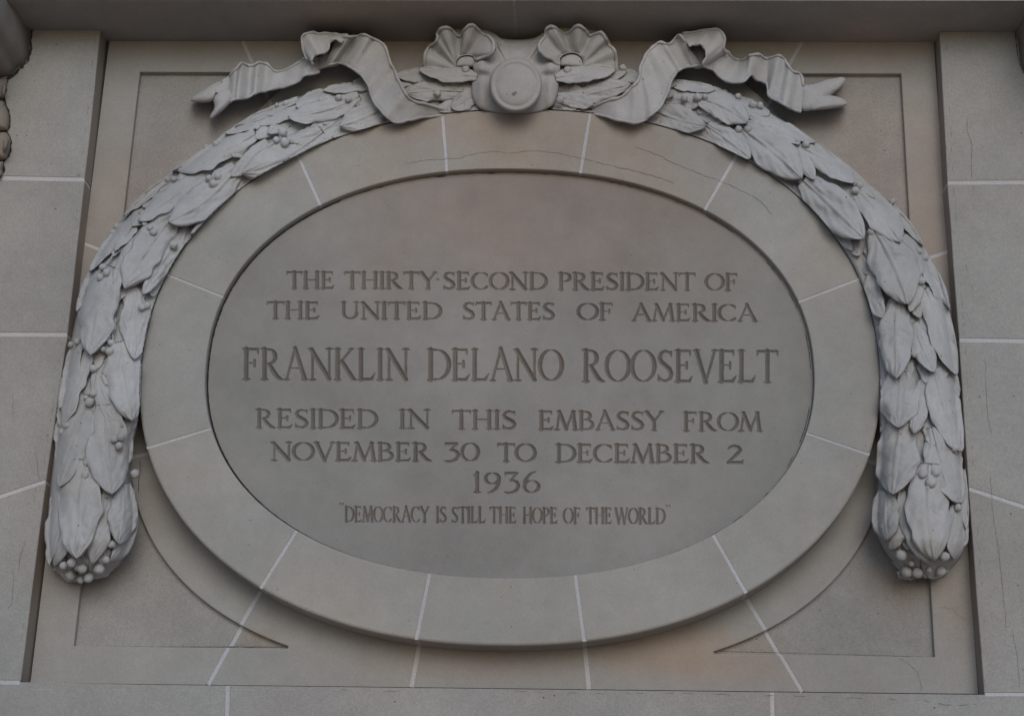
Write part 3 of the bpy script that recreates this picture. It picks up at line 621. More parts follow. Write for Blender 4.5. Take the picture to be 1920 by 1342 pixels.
# ------------------------------------------------------------------ laurel garlands
class Body:
    """half-round core of a garland: pairs = outer/inner outline stations"""
    def __init__(s, pairs, peak=.100, seed=0):
        a = catmull(pairs, 10); s.st = a; n = len(a); m = 33; t = np.linspace(-1, 1, m); s.n, s.m = n, m; s.t = t
        s.o, s.i = a[:, :2], a[:, 2:]; s.c = (s.o+s.i)/2; s.hv = (s.i-s.o)/2; s.hl = np.hypot(*s.hv.T)
        px = s.o[:, None]*(1-t[None, :, None])/2+s.i[:, None]*(1+t[None, :, None])/2
        al = np.r_[0, np.cumsum(np.hypot(*np.diff(s.c, axis=0).T))]; s.al = al
        ringpx = proj(at_h(outer(np.linspace(0, 2*math.pi, 721)[:-1]), H_RING)); ni = s.i.copy()
        for k in range(n):   # the garland sits against the ring: let its inner side end just over the ring edge
            if s.i[k, 1] > 790: ni[k] = s.i[k]; continue
            u = s.hv[k]/s.hl[k]; d_ = ringpx-s.c[k]; al_ = d_@u; ac = np.abs(d_@np.array([-u[1], u[0]])); ac[(al_ < 0) | (al_ > s.hl[k]+70)] = 1e9
            j = ac.argmin(); ni[k] = s.c[k]+u*np.clip(al_[j]+.5, s.hl[k]-40, s.hl[k]+40)
        ni = np.stack([np.convolve(np.pad(ni[:, j], 5, 'edge'), np.ones(11)/11, 'valid') for j in (0, 1)], 1)
        s.i = ni; s.c = (s.o+s.i)/2; s.hv = (s.i-s.o)/2; s.hl = np.hypot(*s.hv.T); px = s.o[:, None]*(1-t[None, :, None])/2+s.i[:, None]*(1+t[None, :, None])/2
        s.tg = np.gradient(s.c, axis=0); s.tg /= np.hypot(*s.tg.T)[:, None]
        e = np.clip((al[-1]-al)/75, 0, 1)**.5
        wd = np.clip(s.hl/62, .72, 1.05); s.pk = (peak+.07)*wd*(.3+.7*e)-.07*1
        s.bo = np.full(n, -.055); s.bi = np.where(s.c[:, 1] < 800, .059, -.045)
        s.bi = np.convolve(np.pad(s.bi, 8, 'edge'), np.ones(17)/17, 'valid'); s.bi = np.where(e < 1, np.minimum(s.bi, -.06+.05*e), s.bi)
        s.px = px.reshape(-1, 2); sm = s.prof(np.arange(n)[:, None], t[None, :])
        L_ = al[:, None]; rel = .005*np.sin(t[None, :]*9+np.sin(L_/37+seed)*2)+.003*np.sin(t[None, :]*17+L_/23)+.003*np.sin(L_/14+t[None, :]*4)
        s.hb = (sm-(.022-rel)*(1-t[None, :]**4))
    def prof(s, i, t):
        t = np.clip(t, -1, 1); base = s.bo[i]*(1-t)/2+s.bi[i]*(1+t)/2
        return base+(s.pk[i]-base)*np.clip(1-np.abs(t)**2.6, 1e-5, 1)**.42
    def S(s, q):
        q = np.atleast_2d(q); d = q[:, None, :]-s.c[None]; al = (d*s.tg[None]).sum(-1); hv = s.hv/s.hl[:, None]
        # coordinates in the slanted station frame
        det = s.tg[:, 0]*hv[:, 1]-s.tg[:, 1]*hv[:, 0]
        aa = (d[..., 0]*hv[None, :, 1]-d[..., 1]*hv[None, :, 0])/det; tt = (s.tg[None, :, 0]*d[..., 1]-s.tg[None, :, 1]*d[..., 0])/det/s.hl
        w_ = np.exp(-(aa/6)**2)*np.exp(-np.clip(np.abs(tt)-1.1, 0, None)*9)+1e-12
        H = s.prof(np.arange(s.n)[None], np.clip(tt, -.93, .93)); return (H*w_).sum(1)/w_.sum(1)
    def hug(s, q):
        """pull points that stray past the garland outline back to it"""
        q = np.atleast_2d(q).copy(); d = q[:, None, :]-s.c[None]; hv = s.hv/s.hl[:, None]; det = s.tg[:, 0]*hv[:, 1]-s.tg[:, 1]*hv[:, 0]
        aa = (d[..., 0]*hv[None, :, 1]-d[..., 1]*hv[None, :, 0])/det; tt = (s.tg[None, :, 0]*d[..., 1]-s.tg[None, :, 1]*d[..., 0])/det/s.hl
        i = (np.abs(aa)+20*np.clip(np.abs(tt)-1.3, 0, None)).argmin(1)
        t = ((q-s.c[i])*s.hv[i]).sum(1)/s.hl[i]**2; lim_i, lim_o = np.where(s.c[i, 1] > 800, 1.04, .985), 1.03
        t2 = np.where(t > lim_i, lim_i+(t-lim_i)*.10, np.where(t < -lim_o, -lim_o+(t+lim_o)*.30, t))
        ok = i < s.n-12
        q[ok] += (s.hv[i]*(t2-t)[:, None])[ok]; return q
    def build(s, parent, mat):
        V = P(s.px, s.hb.ravel()); V[:, 1] += 0
        lo = P(s.px, np.full(len(s.px), -.1)); n, m = s.n, s.m
        f = gridf(n, m); N0 = n*m; VV = np.vstack([V, lo])
        for i in range(n-1):
            f.append((i*m, (i+1)*m, N0+(i+1)*m, N0+i*m)); f.append((i*m+m-1, N0+i*m+m-1, N0+(i+1)*m+m-1, (i+1)*m+m-1))
        for j in range(m-1):
            f.append(((n-1)*m+j, (n-1)*m+j+1, N0+(n-1)*m+j+1, N0+(n-1)*m+j)); f.append((j, N0+j, N0+j+1, j+1))
        mesh('core', VV, f, mat, parent, True)
LP = [(915,118,915,203),(800,128,800,214),(730,142,735,226),(660,154,672,240),(600,168,617,258),(540,190,560,280),(480,217,505,306),(425,250,458,335),(375,287,415,372),(322,327,373,415),(270,370,338,468),(226,414,308,515),(192,460,290,560),(167,512,275,605),(148,572,266,655),(134,632,261,705),(121,702,257,760),(109,777,250,830),(100,852,246,890),(93,920,252,940),(88,985,256,975),(88,1035,247,1015),(98,1062,232,1048),(122,1080,204,1072),(146,1089,172,1085)]
RP = [(1020,118,1020,203),(1130,124,1120,205),(1200,140,1195,220),(1270,151,1250,230),(1340,164,1318,244),(1400,187,1370,270),(1450,214,1410,296),(1500,247,1455,322),(1550,284,1500,352),(1600,322,1538,390),(1650,367,1577,430),(1698,415,1606,470),(1733,470,1626,520),(1760,530,1640,575),(1778,590,1647,640),(1789,660,1651,700),(1796,730,1652,770),(1802,800,1649,830),(1806,870,1646,880),(1810,930,1641,935),(1812,985,1638,978),(1809,1028,1650,1018),(1795,1052,1672,1050),(1775,1070,1695,1074),(1745,1082,1718,1084)]
def leaf(body, parent, b, t, wd, bend=0, lift=0.0, wav=.06, curl=.0, asym=.0, fat=.46, mat=None, seed=None, tipw=.74):
    sd = seed if seed is not None else int(b[0]*7+b[1]*13); rg = np.random.default_rng(sd)
    b = np.array(b, float); t = np.array(t, float); d = t-b; L_ = np.hypot(*d); d /= L_; nrm_ = np.array([-d[1], d[0]])
    mid = (b+t)/2+nrm_*bend*2; nu, nv = (48, 37) if wd > 34 else (40, 23)
    s = np.linspace(0, 1, nu); cl = ((1-s)**2)[:, None]*b+(2*s*(1-s))[:, None]*mid+(s**2)[:, None]*t
    tg = np.gradient(cl, axis=0); tg /= np.linalg.norm(tg, axis=1)[:, None]; nn = np.stack([-tg[:, 1], tg[:, 0]], 1)
    p = fat; a = 1.0; wv = ((s*.86+.14)**a)*((1-s)**tipw); wv /= wv.max(); wv = np.maximum(wv, .02)
    ph = rg.uniform(0, 6.28, 6); 
    wav *= 1.35
    wl = wv*(1+wav*np.sin(s*11+ph[0])+wav*.7*np.sin(s*19+ph[1])+wav*.4*np.sin(s*37+ph[4]))*(1+asym)
    wr = wv*(1+wav*np.sin(s*10+ph[2])+wav*.7*np.sin(s*21+ph[3])+wav*.4*np.sin(s*35+ph[5]))*(1-asym)
    v = np.sin(np.linspace(-1, 1, nv)*math.pi/2*.999)
    side = np.where(v[None, :] > 0, wl[:, None], wr[:, None])
    q = cl[:, None, :]+nn[:, None, :]*(v[None, :]*side*wd/2)[:, :, None]
    q = body.hug(q.reshape(-1, 2)).reshape(nu, nv, 2)
    base = body.S(q.reshape(-1, 2)).reshape(nu, nv)
    h = base+lift*1.3+(-.014+.034*s[:, None]**1.15)
    av = np.abs(v)[None, :]
    thick = wd/70
    cup = rg.uniform(-.7, 1.0)
    h = h+.0026*thick*np.sin(v[None, :]*7.5+2.4*np.sin(s[:, None]*5+ph[1])+ph[0])*np.sin(s[:, None]*math.pi)+.0020*thick*np.sin(v[None, :]*13-s[:, None]*21+ph[3])*np.sin(s[:, None]*9+ph[2])
    h = h+.0075*thick*cup*(1-av**2)+.004*thick*(1-av**6)+.0060*thick*np.exp(-(v[None, :]/.045)**2)*(1-s[:, None])**.3-.0045*thick*np.exp(-((av-.13)/.06)**2)*(1-s[:, None])**.3
    ruf = wav/.08*.0085*thick
    h = h+ruf*(av**2)*(np.sin(s*12+ph[0]+1.2)[:, None]*(v[None, :] > 0)+np.sin(s*11+ph[2]+.7)[:, None]*(v[None, :] < 0))
    if curl: h = h+curl*(s[:, None]**3)
    for k in range(rg.integers(5, 9)):   # short carved side veins
        s0 = rg.uniform(.25, .75); sg = rg.choice([-1, 1]); l = rg.uniform(.2, .5)
        vv = np.clip(v[None, :]*sg, 0, None)
        h = h-.0034*np.exp(-((s[:, None]-s0-.16*vv)/.012)**2)*np.exp(-((vv-.22-l/2)/(l*.5))**4)
    h = h+.0022*fbm(np.c_[q.reshape(-1, 2)*.06, np.full(nu*nv, sd % 17)], 1., 2).reshape(nu, nv)+.0012*fbm(np.c_[q.reshape(-1, 2)*.16, np.full(nu*nv, sd % 13)], 1., 4).reshape(nu, nv)
    h = h-.0022*(av**20)
    h = h+.0075*thick*np.sin(s[:, None]*6+ph[4])*v[None, :]+.003*thick*np.sin(s[:, None]*17+ph[5])*av
    V = P(q.reshape(-1, 2), h.ravel()); f = gridf(nu, nv, flip=True)
    # edge skirt
    bi = [i*nv for i in range(nu)]+[(nu-1)*nv+j for j in range(1, nv)]+[i*nv+nv-1 for i in range(nu-2, -1, -1)]+[j for j in range(nv-2, 0, -1)]
    qb = q.reshape(-1, 2)[bi]; hb = h.ravel()[bi]; cc = qb.mean(0)
    sb = np.array([s[i//nv] for i in bi]); out = []
    tgb = np.gradient(np.vstack([qb[-1:], qb, qb[:1]]), axis=0)[1:-1]; tgb /= np.linalg.norm(tgb, axis=1)[:, None]+1e-9
    no = np.stack([tgb[:, 1], -tgb[:, 0]], 1); no *= np.sign((no*(qb-cc)).sum(1).mean() or 1)
    m = len(bi); N0 = len(V)
    lay = [(.6, -.0022), (.7, -.007), (-.6, -.013), (-2.2, -.05)]
    idx = [bi]
    for (o_, dh) in lay:
        V = np.vstack([V, P(qb+no*o_, hb+dh)]); idx.append(list(range(N0, N0+m))); N0 += m
    for a_, b_ in zip(idx[:-1], idx[1:]):
        for i in range(m): j = (i+1) % m; f.append((a_[i], a_[j], b_[j], b_[i]))
    return mesh('leaf', V, f, mat or M_PLAS, parent, True)
# shared berry mesh
import bmesh
bmb = bmesh.new(); bmesh.ops.create_icosphere(bmb, subdivisions=3, radius=1.0)
for v_ in bmb.verts:
    c_ = v_.co; c_ *= 1+.06*math.sin(c_.x*3+1)*math.cos(c_.z*4)+.03*math.sin(c_.y*9+c_.x*5); 
BERRY = bpy.data.meshes.new('berry'); bmb.to_mesh(BERRY); bmb.free(); BERRY.materials.append(M_PLAS)
BERRY.polygons.foreach_set('use_smooth', [True]*len(BERRY.polygons))
def berry(body, parent, x, y, r, dh=.006, hfix=None):
    h = (float(body.S([(x, y)])[0])+dh*.8+r*MPP*.30) if hfix is None else hfix
    w_ = P([(x, y)], h)[0]; o = link('berry', BERRY, parent); o.location = w_-org(parent)
    k = r*MPP*random.uniform(.96, 1.06); o.scale = (k, k*random.uniform(.86, 1.0), k*random.uniform(.86, 1.06)); o.rotation_euler = [random.uniform(0, 6) for _ in range(3)]
    return h
def stalk(body, parent, pts, r=2.4):
    p = catmull([(x, y) for x, y in pts], 6); h = body.S(p)+.006; mb = MB(); tube(P(p, h), np.linspace(r, r*.7, len(p))*MPP, 8, mb); mb.build('stem', M_PLAS, parent, True)
gLb, gRb = Body(LP), Body(RP, seed=2)
garL = thing('laurel_garland', 'left arm of the pale plaster laurel wreath hanging down beside the oval, leaves and berries', 'garland', tuple(P([(165, 1085)], -.08)[0]), 'plaster laurel garlands flanking the oval')
garR = thing('laurel_garland', 'right arm of the pale plaster laurel wreath hanging down beside the oval, leaves and berries', 'garland', tuple(P([(1735, 1085)], -.08)[0]), 'plaster laurel garlands flanking the oval')
gLb.build(garL, M_PLAS); gRb.build(garR, M_PLAS)
# base, tip, width, bend, lift, wave
LL = [((895,144),(786,130),34,0,.026,.05),((838,142),(742,143),34,4,.002,.06),((868,172),(762,176),40,4,.006,.05),((905,160),(846,203),36,-4,.0,.05),((880,196),(818,206),24,2,-.004,.05),((820,188),(790,214),26,0,.0,.05),
 ((700,164),(606,170),18,2,.008,.08),((742,190),(637,237),54,-4,.006,.05),((674,180),(540,219),42,-8,.012,.06),((560,186),(440,236),20,3,.004,.10),((566,212),(422,251),24,6,.003,.10),
 ((648,214),(556,270),46,-4,.002,.04),((606,246),(454,326),66,-10,.016,.04),((500,262),(433,331),30,-4,.008,.05),((585,250),(541,265),16,-3,.014,.08),
 ((480,250),(321,317),42,-8,.012,.11),((330,322),(229,404),24,4,.008,.08),((404,305),(259,414),42,-4,.010,.12),((446,312),(316,416),66,-12,.018,.05),((470,325),(358,438),26,-6,.004,.05),
 ((262,400),(168,508),24,4,.008,.10),((330,400),(234,541),64,6,.016,.07),((262,440),(213,551),30,4,.006,.05),((350,405),(268,551),42,-3,.006,.06),((270,395),(215,470),30,4,.0,.1),
 ((182,505),(143,583),24,6,.004,.08),((212,500),(170,665),70,6,.018,.06),((246,535),(252,673),56,-6,.008,.06),((205,560),(202,640),30,0,-.004,.06),
 ((150,640),(112,766),30,3,.008,.09),((170,655),(118,798),32,3,.010,.11),((224,640),(248,788),80,-2,.016,.05),((186,680),(230,800),42,12,.008,.04),
 ((166,740),(111,911),58,-2,.014,.05),((198,758),(210,926),82,2,.018,.04),((175,800),(160,880),30,0,-.002,.05),((236,790),(240,870),24,0,.0,.05),
 ((162,862),(144,1046),80,4,.024,.05),((120,900),(91,1060),30,3,.006,.12),((134,950),(102,1062),28,-2,.006,.08),((208,912),(173,1057),44,0,.008,.06),((232,905),(223,1019),56,-4,.016,.04),((258,960),(208,1052),34,-8,.004,.04),((205,1000),(190,1060),30,0,-.006,.05)]
LR = [((1042,146),(1155,130),36,-2,.026,.05),((1070,185),(1182,158),38,0,.006,.05),((1045,182),(1112,198),30,-2,.004,.05),((1100,150),(1175,135),22,0,-.002,.05),
 ((1256,158),(1341,168),24,-2,.008,.07),((1215,202),(1322,236),52,4,.004,.05),((1310,184),(1402,230),52,-6,.016,.04),((1325,236),(1407,297),48,-2,.010,.03),
 ((1400,216),(1529,268),24,-3,.006,.08),((1400,236),(1500,270),18,-2,.010,.08),((1393,242),(1503,335),70,-4,.020,.03),((1470,268),(1527,337),34,-4,.012,.04),((1390,290),(1440,318),24,2,.0,.04),
 ((1503,276),(1602,342),44,-4,.014,.05),((1500,262),(1640,372),26,-8,.002,.05),((1506,338),(1619,447),74,-2,.022,.03),((1600,350),(1688,454),60,-6,.014,.04),((1660,370),(1732,460),26,-5,.002,.06),((1560,395),(1598,470),24,4,-.004,.05),
 ((1640,432),(1702,570),86,-6,.022,.04),((1722,480),(1786,578),42,-6,.010,.07),((1722,510),(1706,584),28,-3,.008,.05),((1632,515),(1654,596),34,4,.010,.05),((1695,440),(1722,520),34,-6,.004,.06),
 ((1680,560),(1680,709),64,0,.016,.05),((1712,605),(1752,697),40,2,.012,.04),((1735,540),(1794,702),54,-3,.012,.04),
 ((1688,695),(1684,801),76,0,.014,.05),((1728,712),(1713,812),36,-3,.008,.05),((1750,690),(1803,846),60,4,.012,.04),
 ((1690,790),(1674,926),86,2,.014,.04),((1748,800),(1803,943),62,6,.010,.05),
 ((1742,868),(1752,1050),84,6,.026,.04),((1662,920),(1664,1012),56,4,.014,.04),((1692,965),(1668,1030),34,-3,.004,.05),((1690,920),(1744,1058),30,12,.014,.05),((1794,940),(1789,1048),38,0,.006,.06),((1806,880),(1811,990),22,-2,.0,.06),((1730,850),(1720,930),30,0,-.006,.06)]
def fillers(body, parent, seed, i0=1):
    r = random.Random(seed)
    for i in range(i0, body.n-22, 9):
        for tv in (-.78, -.25, .3, .8):
            t0 = tv+r.uniform(-.12, .12); ii = min(body.n-1, i+r.randint(-3, 3)); b = body.c[ii]+body.hv[ii]*t0
            L_ = r.uniform(50, 75); j = int(np.argmin(np.abs(body.al-(body.al[ii]+L_)))); t = body.c[j]+body.hv[j]*(t0+r.uniform(-.15, .15))*.98
            leaf(body, parent, tuple(b), tuple(t), r.uniform(24, 34), r.uniform(-4, 4), -.010+r.uniform(-.002, .002), .07)
fillers(gLb, garL, 3); fillers(gRb, garR, 5)
for b, t, wd, bn, lf, wv in LL: leaf(gLb, garL, b, t, wd, bn, lf, wv)
for b, t, wd, bn, lf, wv in LR: leaf(gRb, garR, b, t, wd, bn, lf, wv)
BL = [(820,176,8,.02),(873,132,9,.028),(635,184,7.5,.016),(653,187,7.5,.016),(537,194,7,.006),(519,197,5,.004),(530,248,10,.030),(518,263,8,.030),(534,267,10,.030),(388,277,7,.008),(405,270,7,.008),
 (392,335,8,.028),(409,331,8,.028),(400,345,9,.03),(315,337,6.5,.012),(326,336,6.5,.012),(219,425,7,.002),(212,436,6,.0),(281,427,7,.016),(288,436,8,.018),(272,420,6,.014),(326,460,8.5,.018),
 (193,501,8,.018),(188,520,8,.020),(200,511,8,.022),(266,576,8,.02),(276,573,7,.018),(133,646,6.5,.008),(145,641,7,.010),(209,643,8,.014),(206,659,9,.02),(194,655,6,.012),(175,691,8,.012),(175,738,7.5,.010),(168,754,9,.014),(161,745,5,.01),
 (126,798,7,.026),(116,809,6.5,.026),(214,823,8,.036),(227,820,8,.036),(223,836,8.5,.038),(163,867,8,.018),(146,888,6.5,.016),(160,892,8,.022),(165,855,5,.012),(253,888,10,.02),(210,1020,7.5,.018),
 (199,1049,8,.014),(119,1060,8,.02),(134,1055,9,.024),(154,1066,9.5,.03),(186,1066,12,.024),(132,1078,10,.03),(166,1083,10,.032),(151,1087,7,.03),(144,1064,6,.016)]
BR_ = [(1064,132,8,.028),(1050,188,9,.028),(1168,128,8,.01),(1283,184,8,.018),(1308,183,9,.020),(1322,182,7,.018),(1384,181,7,.006),(1411,197,8,.012),(1425,198,7.5,.010),(1385,243,8,.014),(1402,242,8,.016),(1494,266,8,.02),(1511,271,8,.02),
 (1611,347,8,.024),(1604,357,8,.026),(1673,378,7,.0),(1634,435,9,.012),(1723,471,7,.012),(1734,483,7,.012),(1714,510,7,.016),(1728,527,8.5,.020),(1663,604,7,.016),(1655,617,8.5,.018),(1714,664,8,.010),
 (1790,840,8,.026),(1730,888,9.5,.036),(1754,886,9,.036),(1745,905,10,.040),(1796,951,8,.018),(1690,1041,11,.016),(1700,1072,11,.026),(1720,1074,10.5,.026),(1771,1043,9.5,.02),(1764,1071,9.5,.026),(1709,1056,6,.012),(1742,1068,6,.02)]
for x, y, r, dh in BL: berry(gLb, garL, x, y, r, dh)
for x, y, r, dh in BR_: berry(gRb, garR, x, y, r, dh)
for pts in ([(545,262),(560,252),(578,243)],[(410,326),(422,312),(436,306)],[(196,500),(206,488),(214,474)],[(206,650),(212,634),(208,618)],[(172,735),(176,715),(180,695)],[(222,818),(216,800),(212,785)],[(162,868),(168,845),(172,820)],[(272,572),(268,560),(272,552)],[(290,430),(298,415),(306,402)]): stalk(gLb, garL, pts)
for pts in ([(1744,888),(1740,870),(1732,850),(1736,830)],[(1714,660),(1716,640),(1712,620)],[(1606,350),(1590,338),(1575,330)],[(1400,240),(1385,232),(1370,222)],[(1730,522),(1722,512),(1716,500)],[(1498,266),(1480,262),(1460,262)],[(1732,800),(1734,770),(1735,740)]): stalk(gRb, garR, pts)
# ------------------------------------------------------------------ ribbon bow with boss
bow = thing('ribbon_bow', 'pale plaster ribbon bow with round central boss and two fluttering forked tails', 'ribbon bow', tuple(P([(967, 212)], -.08)[0]))
def ribbon(st, name='ribbon_tail', thick=.05, m=12, sub=8, hem=True, camber=.0, rel=None, back=None, folds=()):
    """st rows: xa,ya,ha, xb,yb,hb (two rails of the cloth strip)"""
    st = np.array(st, float)
    if name != 'ribbon_tail': k_ = st[:, 2] > .05; st[:, 2] = st[:, 2]*.85+.022*np.clip(st[:, 2]/.08, 0, 1); st[:, 5] = st[:, 5]*.85+.026*np.clip(st[:, 5]/.07, 0, 1)
    a = catmull(st, sub); n = len(a); t = np.linspace(0, 1, m)
    qa = a[:, :2]+np.stack([fbm(np.c_[a[:, :2]*.11, a[:, :1]*0], 1., k) for k in (0, 3)], 1)*1.3; qb = a[:, 3:5]+np.stack([fbm(np.c_[a[:, 3:5]*.11, a[:, :1]*0+3], 1., k) for k in (1, 4)], 1)*1.3; q = qa[:, None]*(1-t)[None, :, None]+qb[:, None]*t[None, :, None]
    h = a[:, 2:3]*(1-t)[None]+a[:, 5:6]*t[None]+camber*np.sin(t*math.pi)[None]
    al = np.linspace(0, len(st)-1, n)
    for (c0, wdt, amp, sk_) in folds: h = h+amp*1.15*np.exp(-((al[:, None]-c0-sk_*(t[None]-.5))/(wdt*1.7))**2)
    h = h+.009*fbm(np.c_[q.reshape(-1, 2)*.028, np.zeros(n*m)], 1., 3).reshape(n, m)+.002*fbm(np.c_[q.reshape(-1, 2)*.09, np.zeros(n*m)], 1., 5).reshape(n, m)
    h = h+.0012*fbm(np.c_[q.reshape(-1, 2)*.05, np.zeros(n*m)], 1., 1).reshape(n, m)
    fr = P(q.reshape(-1, 2), h.ravel()).reshape(n, m, 3)
    bkq = q.copy(); hb = np.maximum(h-thick, -.09) if back is None else np.full_like(h, back)
    loop = []; V = []
    cen_ = (q[:, :1]+q[:, -1:])/2
    for i in range(n):
        ring_ = []
        e0, e1 = q[i, 0], q[i, -1]; ax = (e0-e1)/(np.hypot(*(e0-e1))+1e-6)
        ring_ += [*fr[i]]
        ring_ += [P([e1-ax*1.0], h[i, -1]-.004)[0], P([e1-ax*.8], h[i, -1]-.010)[0], P([e1+ax*1.0], hb[i, -1])[0], P([e0-ax*1.0], hb[i, 0])[0], P([e0+ax*.8], h[i, 0]-.010)[0], P([e0+ax*1.0], h[i, 0]-.004)[0]]
        V += ring_; k = len(ring_)
    f = gridf(n, k, True)
    f.append(tuple(range(k))); f.append(tuple((n-1)*k+j for j in range(k))[::-1])
    mb = MB(); mb.add(V, f)
    if hem:
        for side, hh in ((0, h[:, 0]), (-1, h[:, -1])):
            pp = P(q[:, side], hh+.0005); tube(pp, (3.1+.5*np.sin(np.arange(len(pp))*.7))*MPP, 8, mb)
    o = mb.build(name, M_PLAS, bow, True)
    bm = bmesh.new(); bm.from_mesh(o.data); bmesh.ops.recalc_face_normals(bm, faces=bm.faces); bm.to_mesh(o.data); bm.free()
    return o
# left band: from the knot over the leaves, up and round the loop
ribbon([(838,207,.050,836,216,.040),(800,196,.085,796,220,.060),(772,188,.100,768,225,.075),(752,162,.115,742,229,.085),(742,136,.110,718,211,.095),(731,116,.090,699,188,.095),(722,88,.070,690,160,.085),(702,73,.060,672,136,.065),(684,66,.080,652,124,.040),(666,70,.060,636,120,.025),(649,70,.085,620,121,.020),(632,72,.060,606,126,.015)],
       'ribbon_band', thick=.10, folds=((3.2,.25,.012,1.2),(4.6,.22,-.008,1),(5.6,.25,.010,1),(7.6,.22,.014,.4),(8.8,.25,-.012,.4),(9.8,.25,.012,.3)))
# curled lobe at the left turn
ribbon([(652,67,.075,643,80,.085),(634,64,.070,629,74,.100),(620,64,.065,618,80,.085),(600,63,.075,614,96,.080),(580,62,.085,602,101,.095),(566,70,.070,590,105,.080),(567,92,.060,583,113,.075),(576,112,.05,585,121,.06)], 'ribbon_fold', thick=.09, folds=((3.6,.3,-.012,.2),))
ribbon([(598,112,.010,598,134,.015),(578,108,.020,593,137,.030),(563,114,-.010,570,144,.035),(548,124,.000,556,154,.030),(530,133,-.012,532,164,.020),(514,133,.004,512,168,.010),(500,120,.022,494,171,.028),(484,119,.002,478,176,.004),(470,124,.026,463,184,.030),(453,119,.0,446,186,.004),(442,130,.022,437,188,.022),(428,146,-.008,424,194,.0),(416,152,.004,410,200,.008)], 'ribbon_tail', thick=.07, folds=((1.5,.3,.01,.5),))
pillow('ribbon_end', [(436,136),(418,150),(398,158),(380,170),(360,184),(359,190),(378,193),(398,190),(408,176),(430,178)], -.02, .012, M_PLAS, bow, back=-.075, cxy=(402,172), wob=.004)
pillow('ribbon_end', [(408,170),(424,166),(436,172),(436,186),(426,200),(410,214),(396,224),(393,219),(402,202),(400,186)], -.01, .022, M_PLAS, bow, back=-.075, cxy=(417,188), wob=.004)
# right band
ribbon([(1108,203,.045,1106,212,.035),(1140,188,.090,1143,220,.065),(1166,182,.100,1172,228,.080),(1182,166,.105,1200,229,.085),(1198,150,.110,1222,214,.092),(1203,124,.095,1243,192,.100),(1210,104,.080,1256,162,.090),(1224,90,.070,1264,144,.070),(1238,80,.085,1272,132,.045),(1256,84,.060,1288,126,.030),(1274,66,.090,1300,124,.020),(1289,86,.060,1318,123,.010)],
       'ribbon_band', thick=.10, folds=((3.0,.25,.010,-.8),(4.4,.22,.012,-.8),(5.5,.22,-.008,-.8),(6.6,.25,.012,-.6),(8.4,.25,.016,-.4),(9.5,.25,-.012,-.3)))
ribbon([(1280,64,.045,1292,86,.085),(1303,60,.050,1302,85,.080),(1326,56,.065,1314,84,.095),(1348,57,.075,1323,92,.090),(1359,74,.070,1324,106,.085),(1356,92,.060,1319,121,.070),(1362,98,.035,1322,126,.050)], 'ribbon_fold', thick=.09, folds=((2.6,.3,-.010,.2),))
ribbon([(1352,90,.055,1320,124,.055),(1363,96,.030,1338,133,.030),(1374,108,.005,1354,149,.045),(1388,114,-.010,1375,155,.055),(1400,110,.015,1394,153,.060),(1407,104,.050,1407,141,.045),(1422,101,.045,1420,150,.0),(1438,110,.005,1438,158,.0),(1460,104,.040,1443,178,.030),(1474,116,.020,1458,190,.020),(1486,133,.038,1474,198,.034),(1500,140,.012,1488,205,.008),(1506,162,.012,1502,211,.010)], 'ribbon_tail', thick=.07, folds=((9.5,.25,.008,.2),(2.5,.3,-.01,0)))
pillow('ribbon_end', [(1500,160),(1524,158),(1547,151),(1560,148),(1578,145),(1585,150),(1578,163),(1562,176),(1556,184),(1570,192),(1540,202),(1502,206)], -.01, .020, M_PLAS, bow, back=-.075, cxy=(1525,180), wob=.004)
pillow('ribbon_end', [(1548,178),(1562,180),(1578,184),(1589,192),(1586,198),(1568,203),(1540,206),(1520,206),(1520,190)], -.005, .024, M_PLAS, bow, back=-.075, cxy=(1553,193), wob=.003)
pillow('fold_lining', [(1286,84),(1310,80),(1328,90),(1328,108),(1320,126),(1300,128),(1286,110)], .0, .022, M_PLAS, bow, n=32, rings=6)
pillow('fold_lining', [(602,98),(618,92),(634,100),(636,122),(612,127),(592,132),(592,112)], .0, .020, M_PLAS, bow, n=32, rings=6)
# pleated loops
def pleated(rim, hub, name, hrim, hhub, nple, mirror=1, amp=.018, thick=.06):
    R_ = catmull(rim, 8); n = len(R_); R_[:, :2] += np.stack([fbm(np.c_[R_[:, :2]*.13, R_[:, :1]*0], 1., k) for k in (0, 3)], 1)*1.2; H_ = resample(catmull(hub, 8), n); m = 12; t = np.linspace(0, 1, m)
    # rim points may carry their own height offset in column 2
    q = H_[:, None]*(1-t)[None, :, None]+R_[:, None, :2]*t[None, :, None]
    hr = hrim+R_[:, 2]*1.15
    h = hhub*(1-t)[None]+hrim*t[None]+(hr-hrim)[:, None]*(t[None]**.7)+.004*np.sin(t*math.pi)[None]
    h = h+.0045*fbm(np.c_[q.reshape(-1, 2)*.06, np.zeros(n*m)], 1., 3).reshape(n, m)
    V = P(q.reshape(-1, 2), h.ravel()).reshape(n, m, 3); lo = P(R_[:, :2]*.97+H_*.03, np.full(n, -.085)).reshape(n, 1, 3); l1 = P(R_[:, :2], hr-.008).reshape(n, 1, 3)
    hlo = P(H_, np.full(n, -.085)).reshape(n, 1, 3)
    VV = np.concatenate([V, l1, lo, hlo], 1); k = m+3; f = gridf(n, k, True); f.append(tuple(range(k))); f.append(tuple((n-1)*k+j for j in range(k))[::-1])
    mb = MB(); mb.add(VV.reshape(-1, 3), f); tube(P(R_[:, :2], hr+.001), 3.6*MPP, 8, mb); tube(P(H_, np.full(n, hhub+.0)), 1.6*MPP, 6, mb)
    o = mb.build(name, M_PLAS, bow, True)
    bm = bmesh.new(); bm.from_mesh(o.data); bmesh.ops.recalc_face_normals(bm, faces=bm.faces); bm.to_mesh(o.data); bm.free()
a_ = .022
